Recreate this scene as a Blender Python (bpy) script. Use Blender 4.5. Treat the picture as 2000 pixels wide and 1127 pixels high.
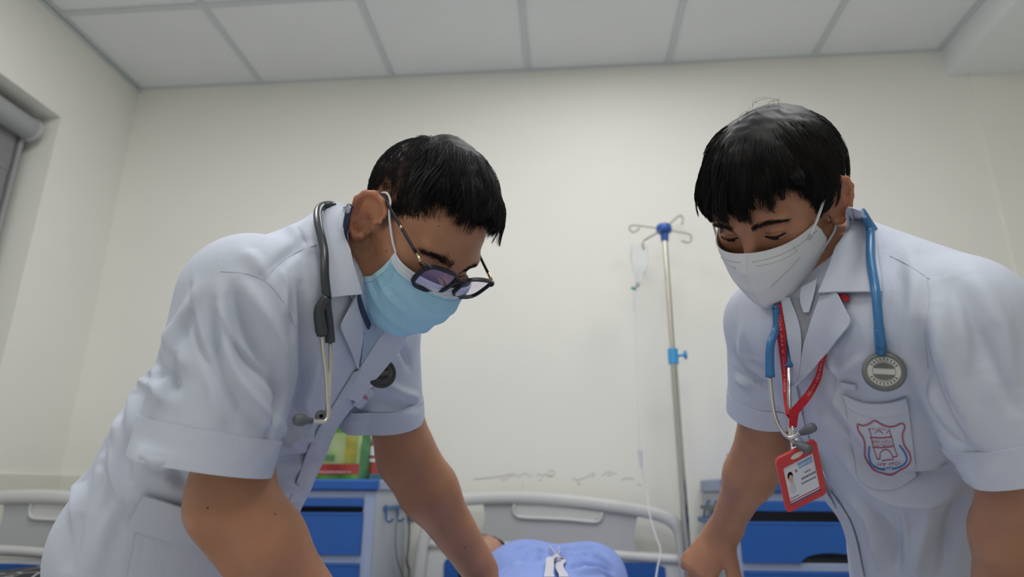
# Recreation of a photograph: two doctors bending over a patient in a hospital ward.
import bpy, bmesh, math, random
import numpy as np
from mathutils import Vector, Matrix
from mathutils.bvhtree import BVHTree

for o in list(bpy.data.objects):
    bpy.data.objects.remove(o, do_unlink=True)
scene = bpy.context.scene
COL = scene.collection
rng = np.random.default_rng(7)
random.seed(7)

# ------------------------------------------------------------------ camera
F_PX = 1259.0                                # focal length in pixels of the 2000 x 1127 frame
CAM = np.array([0.0, 0.0, 0.80])
_yaw, _pitch, _roll = np.radians([4.8155, 17.317, 0.2247])
_fw = np.array([-math.sin(_yaw) * math.cos(_pitch), math.cos(_yaw) * math.cos(_pitch), math.sin(_pitch)])
_rt = np.array([math.cos(_yaw), math.sin(_yaw), 0.0])
_up = np.cross(_rt, _fw)
RT = math.cos(_roll) * _rt + math.sin(_roll) * _up
UP = -math.sin(_roll) * _rt + math.cos(_roll) * _up
FW = _fw
cam_data = bpy.data.cameras.new('camera')
cam_data.sensor_fit = 'HORIZONTAL'
cam_data.sensor_width = 36.0
cam_data.lens = 36.0 * F_PX / 2000.0
cam_data.clip_start = 0.02
cam_data.dof.use_dof = True
cam_data.dof.focus_distance = 0.90
cam_data.dof.aperture_fstop = 3.0
cam_ob = bpy.data.objects.new('camera', cam_data)
_m = Matrix.Identity(4)
for i in range(3):
    _m[i][0], _m[i][1], _m[i][2], _m[i][3] = RT[i], UP[i], -FW[i], CAM[i]
cam_ob.matrix_world = _m
COL.objects.link(cam_ob)
scene.camera = cam_ob

# ------------------------------------------------------------------ world, lights, exposure
scene.view_settings.view_transform = 'Standard'
scene.view_settings.look = 'None'
scene.view_settings.gamma = 1.0
scene.view_settings.use_curve_mapping = False
scene.view_settings.exposure = 0.0
try:
    scene.cycles.use_denoising = True
    scene.cycles.max_bounces = 10
    scene.cycles.diffuse_bounces = 8
    scene.cycles.sample_clamp_indirect = 6.0
except Exception:
    pass
world = bpy.data.worlds.new('world')
scene.world = world
world.use_nodes = True
world.node_tree.nodes['Background'].inputs[0].default_value = (0.75, 0.85, 1.0, 1)
world.node_tree.nodes['Background'].inputs[1].default_value = 0.15

H_CEIL = 2.54
WALL_Y, LEFT_X, RIGHT_X, REAR_Y = 2.39, -1.914, 3.1, -3.0
# recessed LED panels of the ward ceiling (their frames are built further down)
PANELS = [(0.165, 1.60, 6.2), (0.165, -0.20, 13.0), (-1.035, 1.00, 11.6), (0.765, 1.00, 10.4), (-1.035, -1.40, 13.0)]
PANEL_NAMES = ['headwall', 'middle', 'window_side', 'door_side', 'rear']
for (_x, _y, _e), _n in zip(PANELS, PANEL_NAMES):
    ld = bpy.data.lights.new('ceiling_lamp_%s_offscreen' % _n, 'AREA')
    ld.shape = 'SQUARE'; ld.size = 0.54; ld.energy = _e
    ld.color = (1.0, 0.99, 0.985)
    lo = bpy.data.objects.new('ceiling_lamp_%s_offscreen' % _n, ld)
    lo.location = (_x, _y, H_CEIL - 0.018)
    COL.objects.link(lo)

# ------------------------------------------------------------------ helpers
def ray_dir(px, py):
    return RT * ((px - 1000.0) / F_PX) + UP * ((563.5 - py) / F_PX) + FW

def at(px, py, depth):
    """point seen at a photo pixel, at a depth along the view axis"""
    return CAM + depth * ray_dir(px, py)

def on_y(px, py, Y):
    d = ray_dir(px, py); return CAM + d * ((Y - CAM[1]) / d[1])

def on_x(px, py, X):
    d = ray_dir(px, py); return CAM + d * ((X - CAM[0]) / d[0])

def unit(v):
    v = np.asarray(v, float); return v / np.linalg.norm(v)

def tag(o, label=None, cat=None, group=None, kind=None):
    if label: o['label'] = label
    if cat: o['category'] = cat
    if group: o['group'] = group
    if kind: o['kind'] = kind
    return o

def empty(name, loc=(0, 0, 0), label=None, cat=None, group=None):
    o = bpy.data.objects.new(name, None)
    o.location = [float(c) for c in loc]
    o.empty_display_size = 0.05
    COL.objects.link(o)
    bpy.context.view_layer.update()
    return tag(o, label, cat, group)

def link(name, me, mat, parent=None, smooth=False):
    """link mesh data given in WORLD coordinates, parented to an (unrotated) empty or mesh"""
    o = bpy.data.objects.new(name, me)
    if mat is not None and len(me.materials) == 0:
        me.materials.append(mat)
    COL.objects.link(o)
    if smooth:
        me.polygons.foreach_set('use_smooth', [True] * len(me.polygons))
    if parent is not None:
        o.parent = parent
        base = Vector((0, 0, 0)); q = parent
        while q is not None:
            base += Vector(q.location); q = q.parent
        me.transform(Matrix.Translation(-base))
    return o

class MB:
    """collects simple shapes, builds ONE mesh object"""
    def __init__(s): s.bm = bmesh.new()
    def box(s, lo, hi, bevel=0.0, seg=2):
        lo = np.minimum(lo, hi).astype(float) if True else lo
        return s
    def cube(s, x0, x1, y0, y1, z0, z1, bevel=0.0, seg=2):
        r = bmesh.ops.create_cube(s.bm, size=1.0)
        vs = r['verts']
        for v in vs:
            v.co = Vector(((x0 + x1) / 2 + v.co.x * (x1 - x0), (y0 + y1) / 2 + v.co.y * (y1 - y0), (z0 + z1) / 2 + v.co.z * (z1 - z0)))
        if bevel > 0:
            es = set(e for v in vs for e in v.link_edges)
            bmesh.ops.bevel(s.bm, geom=list(es), offset=bevel, segments=seg, profile=0.5, affect='EDGES')
        return s
    def tube(s, pts, r, seg=10, closed=False, caps=True):
        P = np.asarray(pts, float); n = len(P)
        R = np.full(n, r) if np.isscalar(r) else np.asarray(r, float)
        T = np.zeros_like(P)
        T[1:-1] = P[2:] - P[:-2]; T[0] = P[1] - P[0]; T[-1] = P[-1] - P[-2]
        if closed: T[0] = T[-1] = P[1] - P[-2]
        T /= np.maximum(np.linalg.norm(T, axis=1, keepdims=True), 1e-9)
        a = np.array([0, 0, 1.0]) if abs(T[0][2]) < 0.9 else np.array([1.0, 0, 0])
        N = unit(np.cross(T[0], a)); rings = []
        for i in range(n):
            N = N - T[i] * np.dot(N, T[i]); N = unit(N); B = np.cross(T[i], N)
            ring = [s.bm.verts.new(P[i] + R[i] * (math.cos(t) * N + math.sin(t) * B)) for t in np.linspace(0, 2 * math.pi, seg, endpoint=False)]
            rings.append(ring)
        for i in range(n - 1):
            for k in range(seg):
                s.bm.faces.new((rings[i][k], rings[i][(k + 1) % seg], rings[i + 1][(k + 1) % seg], rings[i + 1][k]))
        if caps and not closed:
            s.bm.faces.new(rings[0][::-1]); s.bm.faces.new(rings[-1])
        return s
    def cyl(s, a, b, r, r2=None, seg=20):
        return s.tube([a, b], [r, r if r2 is None else r2], seg)
    def lathe(s, prof, origin, axis, seg=32):
        """prof: (radius, height) pairs turned round an axis"""
        axis = unit(axis); a = np.array([0, 0, 1.0]) if abs(axis[2]) < 0.9 else np.array([1.0, 0, 0])
        N = unit(np.cross(axis, a)); B = np.cross(axis, N); O = np.asarray(origin, float); rings = []
        for r, h in prof:
            if r < 1e-6:
                rings.append([s.bm.verts.new(O + axis * h)])
            else:
                rings.append([s.bm.verts.new(O + axis * h + r * (math.cos(t) * N + math.sin(t) * B)) for t in np.linspace(0, 2 * math.pi, seg, endpoint=False)])
        for A, C in zip(rings[:-1], rings[1:]):
            for k in range(seg):
                k2 = (k + 1) % seg
                if len(A) == 1 and len(C) == 1: continue
                if len(A) == 1: s.bm.faces.new((A[0], C[k], C[k2]))
                elif len(C) == 1: s.bm.faces.new((A[k], A[k2], C[0]))
                else: s.bm.faces.new((A[k], A[k2], C[k2], C[k]))
        return s
    def prism(s, poly, origin, u, v, n, t):
        """a 2D outline extruded: origin + a*u + b*v, thickness t along n"""
        u, v, n, O = (np.asarray(k, float) for k in (u, v, n, origin))
        lo = [s.bm.verts.new(O + a * u + b * v) for a, b in poly]
        hi = [s.bm.verts.new(O + a * u + b * v + n * t) for a, b in poly]
        k = len(poly)
        s.bm.faces.new(lo[::-1]); s.bm.faces.new(hi)
        for i in range(k): s.bm.faces.new((lo[i], lo[(i + 1) % k], hi[(i + 1) % k], hi[i]))
        return s
    def grid(s, P, close_u=False):
        """P: (n, m, 3) array of points"""
        n, m = P.shape[:2]
        V = [[s.bm.verts.new(P[i, j]) for j in range(m)] for i in range(n)]
        for i in range(n if close_u else n - 1):
            for j in range(m - 1):
                s.bm.faces.new((V[i][j], V[(i + 1) % n][j], V[(i + 1) % n][j + 1], V[i][j + 1]))
        return s
    def build(s, name, mat, parent=None, smooth=False, angle=None):
        bmesh.ops.recalc_face_normals(s.bm, faces=s.bm.faces)
        me = bpy.data.meshes.new(name); s.bm.to_mesh(me); s.bm.free()
        o = link(name, me, mat, parent, smooth or angle is not None)
        if angle is not None:
            try: me.set_sharp_from_angle(angle=math.radians(angle))
            except Exception: pass
        return o

def pydata(name, V, Fc, mat, parent=None, smooth=True):
    me = bpy.data.meshes.new(name)
    V = np.asarray(V, np.float32); Fc = np.asarray(Fc, np.int32)
    k = Fc.shape[1]
    me.vertices.add(len(V)); me.vertices.foreach_set('co', V.ravel())
    me.loops.add(Fc.size); me.loops.foreach_set('vertex_index', Fc.ravel())
    me.polygons.add(len(Fc)); me.polygons.foreach_set('loop_start', np.arange(len(Fc), dtype=np.int32) * k)
    me.update(calc_edges=True); me.validate()
    return link(name, me, mat, parent, smooth)

def sheet(name, P, thick, mat, parent=None, smooth=True):
    """a thin cloth sheet from a (n, m, 3) grid, given real thickness"""
    P = np.asarray(P, float); n, m = P.shape[:2]
    du = np.gradient(P, axis=0); dv = np.gradient(P, axis=1)
    N = np.cross(du, dv); N /= np.maximum(np.linalg.norm(N, axis=2, keepdims=True), 1e-12)
    # orient towards the viewer's side on average
    if ((CAM - P) * N).sum() < 0: N = -N; 
    A = P + N * thick / 2; B = P - N * thick / 2
    V = np.concatenate([A.reshape(-1, 3), B.reshape(-1, 3)]); o = n * m
    idx = np.arange(n * m).reshape(n, m)
    q = np.stack([idx[:-1, :-1], idx[1:, :-1], idx[1:, 1:], idx[:-1, 1:]], -1).reshape(-1, 4)
    Fs = [q, q[:, ::-1] + o]
    loop = np.concatenate([idx[0, :], idx[1:, -1], idx[-1, -2::-1], idx[-2:0:-1, 0]])
    nx = np.roll(loop, -1)
    Fs.append(np.stack([loop, nx, nx + o, loop + o], -1))
    ob = pydata(name, V, np.concatenate(Fs), mat, parent, smooth)
    bm = bmesh.new(); bm.from_mesh(ob.data); bmesh.ops.recalc_face_normals(bm, faces=bm.faces); bm.to_mesh(ob.data); bm.free()
    try: ob.data.set_sharp_from_angle(angle=math.radians(50))
    except Exception: pass
    return ob

def spline(pts, n):
    """Catmull-Rom through points, n samples (uniform in arc length)"""
    P = np.asarray(pts, float)
    if len(P) == 2:
        t = np.linspace(0, 1, n)[:, None]; return P[0] * (1 - t) + P[1] * t
    Q = np.concatenate([[2 * P[0] - P[1]], P, [2 * P[-1] - P[-2]]]); out = []
    for i in range(len(P) - 1):
        p0, p1, p2, p3 = Q[i:i + 4]; t = np.linspace(0, 1, 16, endpoint=False)[:, None]
        out.append(0.5 * (2 * p1 + (p2 - p0) * t + (2 * p0 - 5 * p1 + 4 * p2 - p3) * t * t + (3 * p1 - p0 - 3 * p2 + p3) * t ** 3))
    C = np.concatenate(out + [P[-1:]])
    s = np.concatenate([[0], np.cumsum(np.linalg.norm(np.diff(C, axis=0), axis=1))])
    u = np.linspace(0, s[-1], n)
    return np.stack([np.interp(u, s, C[:, k]) for k in range(C.shape[1])], -1)

# ------------------------------------------------------------------ materials
MATS = {}
def mat(name, col, rough=0.6, spec=0.5, metal=0.0, noise=0.0, scale=20.0, bump=0.0, bscale=200.0, trans=0.0, alpha=1.0,
        sss=0.0, coat=0.0, sheen=0.0, emit=None, ior=None, ssscol=None, col2=None):
    m = bpy.data.materials.new(name); m.use_nodes = True; nt = m.node_tree; b = nt.nodes['Principled BSDF']
    c4 = (*col, 1.0); I = b.inputs
    I['Base Color'].default_value = c4; I['Roughness'].default_value = rough; I['Metallic'].default_value = metal
    I['Specular IOR Level'].default_value = spec
    if trans: I['Transmission Weight'].default_value = trans
    if alpha < 1: I['Alpha'].default_value = alpha
    if ior: I['IOR'].default_value = ior
    if coat: I['Coat Weight'].default_value = coat
    if sheen: I['Sheen Weight'].default_value = sheen; I['Sheen Roughness'].default_value = 0.4
    if sss:
        I['Subsurface Weight'].default_value = sss; I['Subsurface Radius'].default_value = ssscol or (1.0, 0.35, 0.2); I['Subsurface Scale'].default_value = 0.008
    if emit: I['Emission Color'].default_value = (*emit[0], 1); I['Emission Strength'].default_value = emit[1]
    tc = nt.nodes.new('ShaderNodeTexCoord')
    if noise or col2:
        n = nt.nodes.new('ShaderNodeTexNoise'); n.inputs['Scale'].default_value = scale; n.inputs['Detail'].default_value = 5
        nt.links.new(tc.outputs['Object'], n.inputs['Vector'])
        mx = nt.nodes.new('ShaderNodeMix'); mx.data_type = 'RGBA'
        k = noise
        mx.inputs[6].default_value = (*[max(0, c * (1 - k)) for c in col], 1)
        mx.inputs[7].default_value = (*(col2 if col2 else [min(1, c * (1 + k)) for c in col]), 1)
        rp = nt.nodes.new('ShaderNodeMapRange'); rp.inputs[1].default_value = 0.3; rp.inputs[2].default_value = 0.7
        nt.links.new(n.outputs['Fac'], rp.inputs[0]); nt.links.new(rp.outputs[0], mx.inputs[0]); nt.links.new(mx.outputs[2], I['Base Color'])
    if bump:
        n2 = nt.nodes.new('ShaderNodeTexNoise'); n2.inputs['Scale'].default_value = bscale; n2.inputs['Detail'].default_value = 3
        nt.links.new(tc.outputs['Object'], n2.inputs['Vector'])
        bp = nt.nodes.new('ShaderNodeBump'); bp.inputs['Strength'].default_value = bump; bp.inputs['Distance'].default_value = 0.002
        nt.links.new(n2.outputs['Fac'], bp.inputs['Height']); nt.links.new(bp.outputs['Normal'], I['Normal'])
    MATS[name] = m
    return m

M_WALL = mat('cream_wall_paint', (0.80, 0.795, 0.745), 0.75, 0.25, noise=0.025, scale=1.6, bump=0.05, bscale=120)
M_TILE = mat('ceiling_tile_board', (0.80, 0.815, 0.82), 0.85, 0.2, noise=0.02, scale=4, bump=0.08, bscale=300)
M_TBAR = mat('ceiling_grid_metal', (0.60, 0.64, 0.65), 0.5, 0.4)
M_FLOOR = mat('vinyl_floor', (0.66, 0.66, 0.64), 0.35, 0.5, noise=0.08, scale=40)
M_SLAB = mat('bare_concrete', (0.32, 0.32, 0.31), 0.9, 0.1)
M_BEAM = mat('white_soffit_paint', (0.80, 0.825, 0.83), 0.8, 0.2)
M_ALU = mat('window_aluminium', (0.42, 0.43, 0.44), 0.4, 0.5, metal=0.6)
M_BLIND = mat('roller_blind_fabric', (0.24, 0.24, 0.25), 0.85, 0.2, noise=0.06, scale=90)
M_BLINDBOX = mat('blind_cassette_grey', (0.34, 0.345, 0.36), 0.5, 0.4)
M_PANEL = mat('led_diffuser', (0.9, 0.9, 0.9), 0.5, 0.3)
M_ABS = mat('ivory_abs_plastic', (0.56, 0.57, 0.565), 0.38, 0.5, noise=0.015, scale=8)
M_ABSG = mat('grey_abs_plastic', (0.43, 0.44, 0.455), 0.45, 0.45, noise=0.015, scale=8)
M_BLUE = mat('blue_abs_plastic', (0.013, 0.095, 0.37), 0.42, 0.45, noise=0.05, scale=10)
M_BLUE2 = mat('deep_blue_panel', (0.011, 0.085, 0.34), 0.45, 0.4)
M_CAB = mat('pale_blue_cabinet_shell', (0.30, 0.36, 0.52), 0.45, 0.45)
M_CABSIDE = mat('cabinet_side_white', (0.47, 0.50, 0.55), 0.5, 0.4)
M_CHROME = mat('stainless_steel', (0.62, 0.61, 0.58), 0.24, 0.5, metal=1.0)
M_STEEL = mat('brushed_tube_steel', (0.66, 0.63, 0.56), 0.3, 0.5, metal=1.0)
M_HOOKWIRE = mat('iv_hook_wire', (0.34, 0.33, 0.30), 0.4, 0.5, metal=0.8)
M_DARKSTEEL = mat('dark_grey_plastic', (0.055, 0.06, 0.065), 0.35, 0.5)
M_CLAMP = mat('sky_blue_plastic', (0.05, 0.33, 0.66), 0.4, 0.5)
M_HUB = mat('royal_blue_plastic', (0.02, 0.09, 0.36), 0.35, 0.5)
M_CLEAR = mat('clear_soft_plastic', (0.93, 0.95, 0.98), 0.12, 0.5, trans=0.92, ior=1.12)
M_MILKY = mat('milky_plastic', (0.78, 0.80, 0.86), 0.3, 0.4, trans=0.3)
M_GREEN = mat('green_roller_clamp', (0.02, 0.28, 0.17), 0.4)
M_PENCIL = mat('pencil_mark', (0.27, 0.26, 0.245), 0.9, 0.1)
M_CABLE = mat('grey_cable', (0.16, 0.17, 0.18), 0.5)
M_WHITECABLE = mat('white_cable', (0.55, 0.56, 0.57), 0.5)
M_MATTRESS = mat('mattress_cover', (0.05, 0.14, 0.42), 0.6, noise=0.05)
M_SHEET = mat('white_bed_sheet', (0.80, 0.81, 0.84), 0.85, 0.2, bump=0.2, bscale=60)

def lens_mat(name, tint, gloss):
    m = bpy.data.materials.new(name); m.use_nodes = True; nt = m.node_tree; nt.nodes.remove(nt.nodes['Principled BSDF'])
    out = nt.nodes['Material Output']; tr = nt.nodes.new('ShaderNodeBsdfTransparent'); tr.inputs[0].default_value = (*tint, 1)
    gs = nt.nodes.new('ShaderNodeBsdfGlossy'); gs.inputs['Roughness'].default_value = 0.03; gs.inputs[0].default_value = (.8, .78, 1, 1)
    lw = nt.nodes.new('ShaderNodeValue'); lw.outputs[0].default_value = gloss; mx = nt.nodes.new('ShaderNodeMixShader')
    nt.links.new(lw.outputs[0], mx.inputs[0]); nt.links.new(tr.outputs[0], mx.inputs[1]); nt.links.new(gs.outputs[0], mx.inputs[2]); nt.links.new(mx.outputs[0], out.inputs[0])
    return m

# ------------------------------------------------------------------ room shell
def slab(name, x0, x1, y0, y1, z0, z1, m, parent=None, bevel=0.0):
    o = MB().cube(x0, x1, y0, y1, z0, z1, bevel).build(name, m, parent)
    if parent is None: o['kind'] = 'structure'
    return o

slab('floor', LEFT_X - 0.3, RIGHT_X + 0.2, REAR_Y - 0.2, WALL_Y + 0.2, -0.1, 0.0, M_FLOOR)
slab('wall_back', LEFT_X - 0.3, RIGHT_X + 0.2, WALL_Y, WALL_Y + 0.2, 0.0, H_CEIL + 0.3, M_WALL)
slab('wall_right', RIGHT_X, RIGHT_X + 0.2, REAR_Y, WALL_Y, 0.0, H_CEIL + 0.3, M_WALL)
slab('wall_rear', LEFT_X - 0.3, RIGHT_X + 0.2, REAR_Y - 0.2, REAR_Y, 0.0, H_CEIL + 0.3, M_WALL)
# left wall with its window opening
WY0, WY1, WZ0, WZ1 = 0.45, 2.02, 0.98, 2.16
mb = MB()
mb.cube(LEFT_X - 0.3, LEFT_X, REAR_Y, WY0, 0, H_CEIL + 0.3)
mb.cube(LEFT_X - 0.3, LEFT_X, WY1, WALL_Y, 0, H_CEIL + 0.3)
mb.cube(LEFT_X - 0.3, LEFT_X, WY0, WY1, 0, WZ0)
mb.cube(LEFT_X - 0.3, LEFT_X, WY0, WY1, WZ1, H_CEIL + 0.3)
tag(mb.build('wall_left', M_WALL), kind='structure')
# the pilaster at the right end of the back wall, the beam under the ceiling
PX = on_y(1906, 213, WALL_Y)[0]
slab('wall_pilaster', PX, RIGHT_X, WALL_Y - 0.008, WALL_Y, 0, 2.413, M_WALL)
BX = 1.576
slab('trim_1', BX, RIGHT_X, REAR_Y, WALL_Y, 2.413, H_CEIL + 0.1, M_BEAM).name = 'ceiling_beam'
# low ledge that runs round the left corner behind the second bed
mb = MB()
mb.cube(LEFT_X, LEFT_X + 0.012, 0.3, WALL_Y, 0.0, 0.846, 0.003)
mb.cube(LEFT_X, -1.30, WALL_Y - 0.012, WALL_Y, 0.0, 0.846, 0.003)
tag(mb.build('baseboard_left', mat('wainscot_paint', (0.70, 0.695, 0.63), 0.7, 0.3)), kind='structure')

# ceiling: backing slab, separate boards in a T-bar grid
ceil = slab('ceiling', LEFT_X - 0.3, RIGHT_X + 0.2, REAR_Y - 0.2, WALL_Y + 0.2, H_CEIL + 0.05, H_CEIL + 0.15, M_SLAB)
gx = [LEFT_X + 0.006] + [-1.335 + 0.6 * k for k in range(5)] + [BX - 0.004]
gy = [WALL_Y - 0.003, 1.90] + [1.90 - 0.6 * k for k in range(1, 9)] + [REAR_Y]
tile_i = 0
for i in range(len(gx) - 1):
    for j in range(len(gy) - 1):
        cx, cy = (gx[i] + gx[i + 1]) / 2, (gy[j] + gy[j + 1]) / 2
        if any(abs(cx - p[0]) < 0.31 and abs(cy - p[1]) < 0.31 for p in PANELS):
            continue
        dz = rng.uniform(0, 0.002)
        MB().cube(gx[i] + 0.004, gx[i + 1] - 0.004, gy[j + 1] + 0.004, gy[j] - 0.004, H_CEIL + dz, H_CEIL + 0.012 + dz, 0.0015, 1).build('ceiling_tile', M_TILE, ceil)
for x in gx[1:-1]:
    MB().cube(x - 0.0125, x + 0.0125, REAR_Y, WALL_Y - 0.002, H_CEIL - 0.006, H_CEIL + 0.002, 0.001, 1).build('grid_bar', M_TBAR, ceil)
for y in gy[1:-1]:
    MB().cube(LEFT_X, BX, y - 0.0125, y + 0.0125, H_CEIL - 0.0055, H_CEIL + 0.002, 0.001, 1).build('grid_bar', M_TBAR, ceil)
# wall angles: an L on the left wall with a shadow gap, a thin uneven one on the back wall
MB().cube(LEFT_X, LEFT_X + 0.022, REAR_Y, WALL_Y, H_CEIL - 0.006, H_CEIL + 0.0, 0.001, 1).build('wall_angle', M_TBAR, ceil)
MB().cube(LEFT_X, LEFT_X + 0.009, REAR_Y, WALL_Y, H_CEIL - 0.022, H_CEIL - 0.012, 0.001, 1).build('wall_angle', M_TBAR, ceil)
MB().cube(BX - 0.022, BX, REAR_Y, WALL_Y, H_CEIL - 0.006, H_CEIL, 0.001, 1).build('wall_angle', M_TBAR, ceil)
x = LEFT_X + 0.02
while x < BX - 0.02:
    w = rng.uniform(0.18, 0.5); t = rng.uniform(0.001, 0.005)
    MB().cube(x, min(x + w, BX - 0.01), WALL_Y - 0.011, WALL_Y, H_CEIL - t, H_CEIL + 0.002, 0.0008, 1).build('wall_angle', M_TBAR, ceil)
    x += w
MB().cube(LEFT_X, LEFT_X + 0.016, WALL_Y - 0.02, WALL_Y, H_CEIL - 0.02, H_CEIL - 0.006).build('corner_gap_block', M_TBAR, ceil)  # block put in for the shade of the corner gap, in grid metal
# LED panels
for _x, _y, _e in PANELS:
    zc = H_CEIL if _x < BX else 2.413
    f = empty('led_panel', (_x, _y, zc), 'square recessed LED panel in the ceiling grid', 'ceiling light', 'LED ceiling panels')
    mb = MB()
    for a, b, c, d in ((-.3, .3, -.3, -.275), (-.3, .3, .275, .3), (-.3, -.275, -.275, .275), (.275, .3, -.275, .275)):
        mb.cube(_x + a, _x + b, _y + c, _y + d, zc - 0.008, zc + 0.004)
    mb.build('frame', M_TBAR, f)
    MB().cube(_x - .275, _x + .275, _y - .275, _y + .275, zc - 0.002, zc + 0.004).build('diffuser', M_PANEL, f)

# window: aluminium frame and glass at the back of the reveal, roller blind in front
WX = LEFT_X - 0.17
win = empty('window_1', (WX, WY1, WZ0)); win['kind'] = 'structure'
mb = MB()
for (y0, y1, z0, z1) in ((WY0, WY1, WZ0, WZ0 + .05), (WY0, WY1, WZ1 - .05, WZ1), (WY0, WY0 + .05, WZ0, WZ1), (WY1 - .05, WY1, WZ0, WZ1), ((WY0 + WY1) / 2 - .03, (WY0 + WY1) / 2 + .03, WZ0, WZ1)):
    mb.cube(WX - 0.05, WX, y0, y1, z0, z1, 0.004)
mb.build('window_frame', M_ALU, win)
MB().cube(WX - 0.03, WX - 0.024, WY0 + .03, WY1 - .03, WZ0 + .03, WZ1 - .03).build('window_pane', mat('dusk_glass', (0.08, 0.09, 0.10), 0.05, 0.5), win)
bl = empty('roller_blind', (LEFT_X - 0.06, WY1 - 0.04, WZ1 - 0.09), 'grey roller blind with cassette hanging in the window reveal', 'blind')
yb = WY1 - 0.045
c0 = np.array([LEFT_X - 0.075, yb, WZ1 - 0.075])
mb = MB().tube([c0, c0 - np.array([0, 1.45, 0])], 0.043, 24); mb.build('cassette', M_BLINDBOX, bl, smooth=False, angle=40)
MB().cyl(c0 + np.array([0, .012, 0]), c0 - np.array([0, .004, 0]), 0.047, seg=24).build('end_cap', mat('blind_end_cap', (0.46, 0.465, 0.48), 0.45), bl, angle=40)
zt = c0[2] - 0.03; k = 0
while zt > WZ0 + 0.02:
    MB().cube(c0[0] - 0.030, c0[0] - 0.0275 + (0.0015 if k % 2 else 0), WY0 + .03, yb - .012, max(WZ0 + .01, zt - 0.075), zt, 0.0006, 1).build('fabric_band', M_BLIND, bl)
    zt -= 0.0755; k += 1
MB().cube(c0[0] - .045, c0[0] - .015, yb - 0.008, yb + 0.008, WZ0, c0[2]).build('side_guide', M_ALU, bl)

# faint handwriting and smudges on the back wall above the bed
def scribble(pts, w=0.0011, label=None):
    P = spline([on_y(x, y, WALL_Y - 0.0007) for x, y in pts], max(8, len(pts) * 6))
    mb = MB()
    up = np.array([0, 0, w])
    mb.grid(np.stack([P - up, P + up], 1))
    return mb
marks = [
    [(925, 936), (960, 933), (985, 929), (1000, 925)], [(978, 934), (984, 938), (990, 934), (1000, 929), (1010, 928), (1012, 933), (1020, 927), (1030, 926), (1034, 932), (1040, 926)],
    [(1048, 931), (1054, 926), (1058, 931), (1066, 926), (1072, 930), (1078, 927)], [(1070, 921), (1080, 920), (1084, 926), (1076, 931), (1068, 929)],
    [(1020, 941), (1022, 946), (1019, 952)], [(1052, 939), (1058, 937)], [(1118, 927), (1120, 935), (1128, 938), (1140, 934), (1150, 930), (1158, 925), (1162, 928), (1156, 932)],
    [(1127, 943), (1133, 945), (1130, 948)], [(1176, 929), (1184, 924), (1190, 922), (1194, 926), (1186, 930)], [(1196, 925), (1204, 924)],
    [(1214, 938), (1226, 934), (1238, 936)], [(1245, 946), (1252, 948)],
]
wm = empty('wall_handwriting', on_y(1080, 935, WALL_Y - 0.001), 'faint grey pencil scribbles on the cream wall above the bed', 'wall marking')
for p in marks:
    scribble(p, 0.0009).build('pencil_stroke', M_PENCIL, wm)

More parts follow.
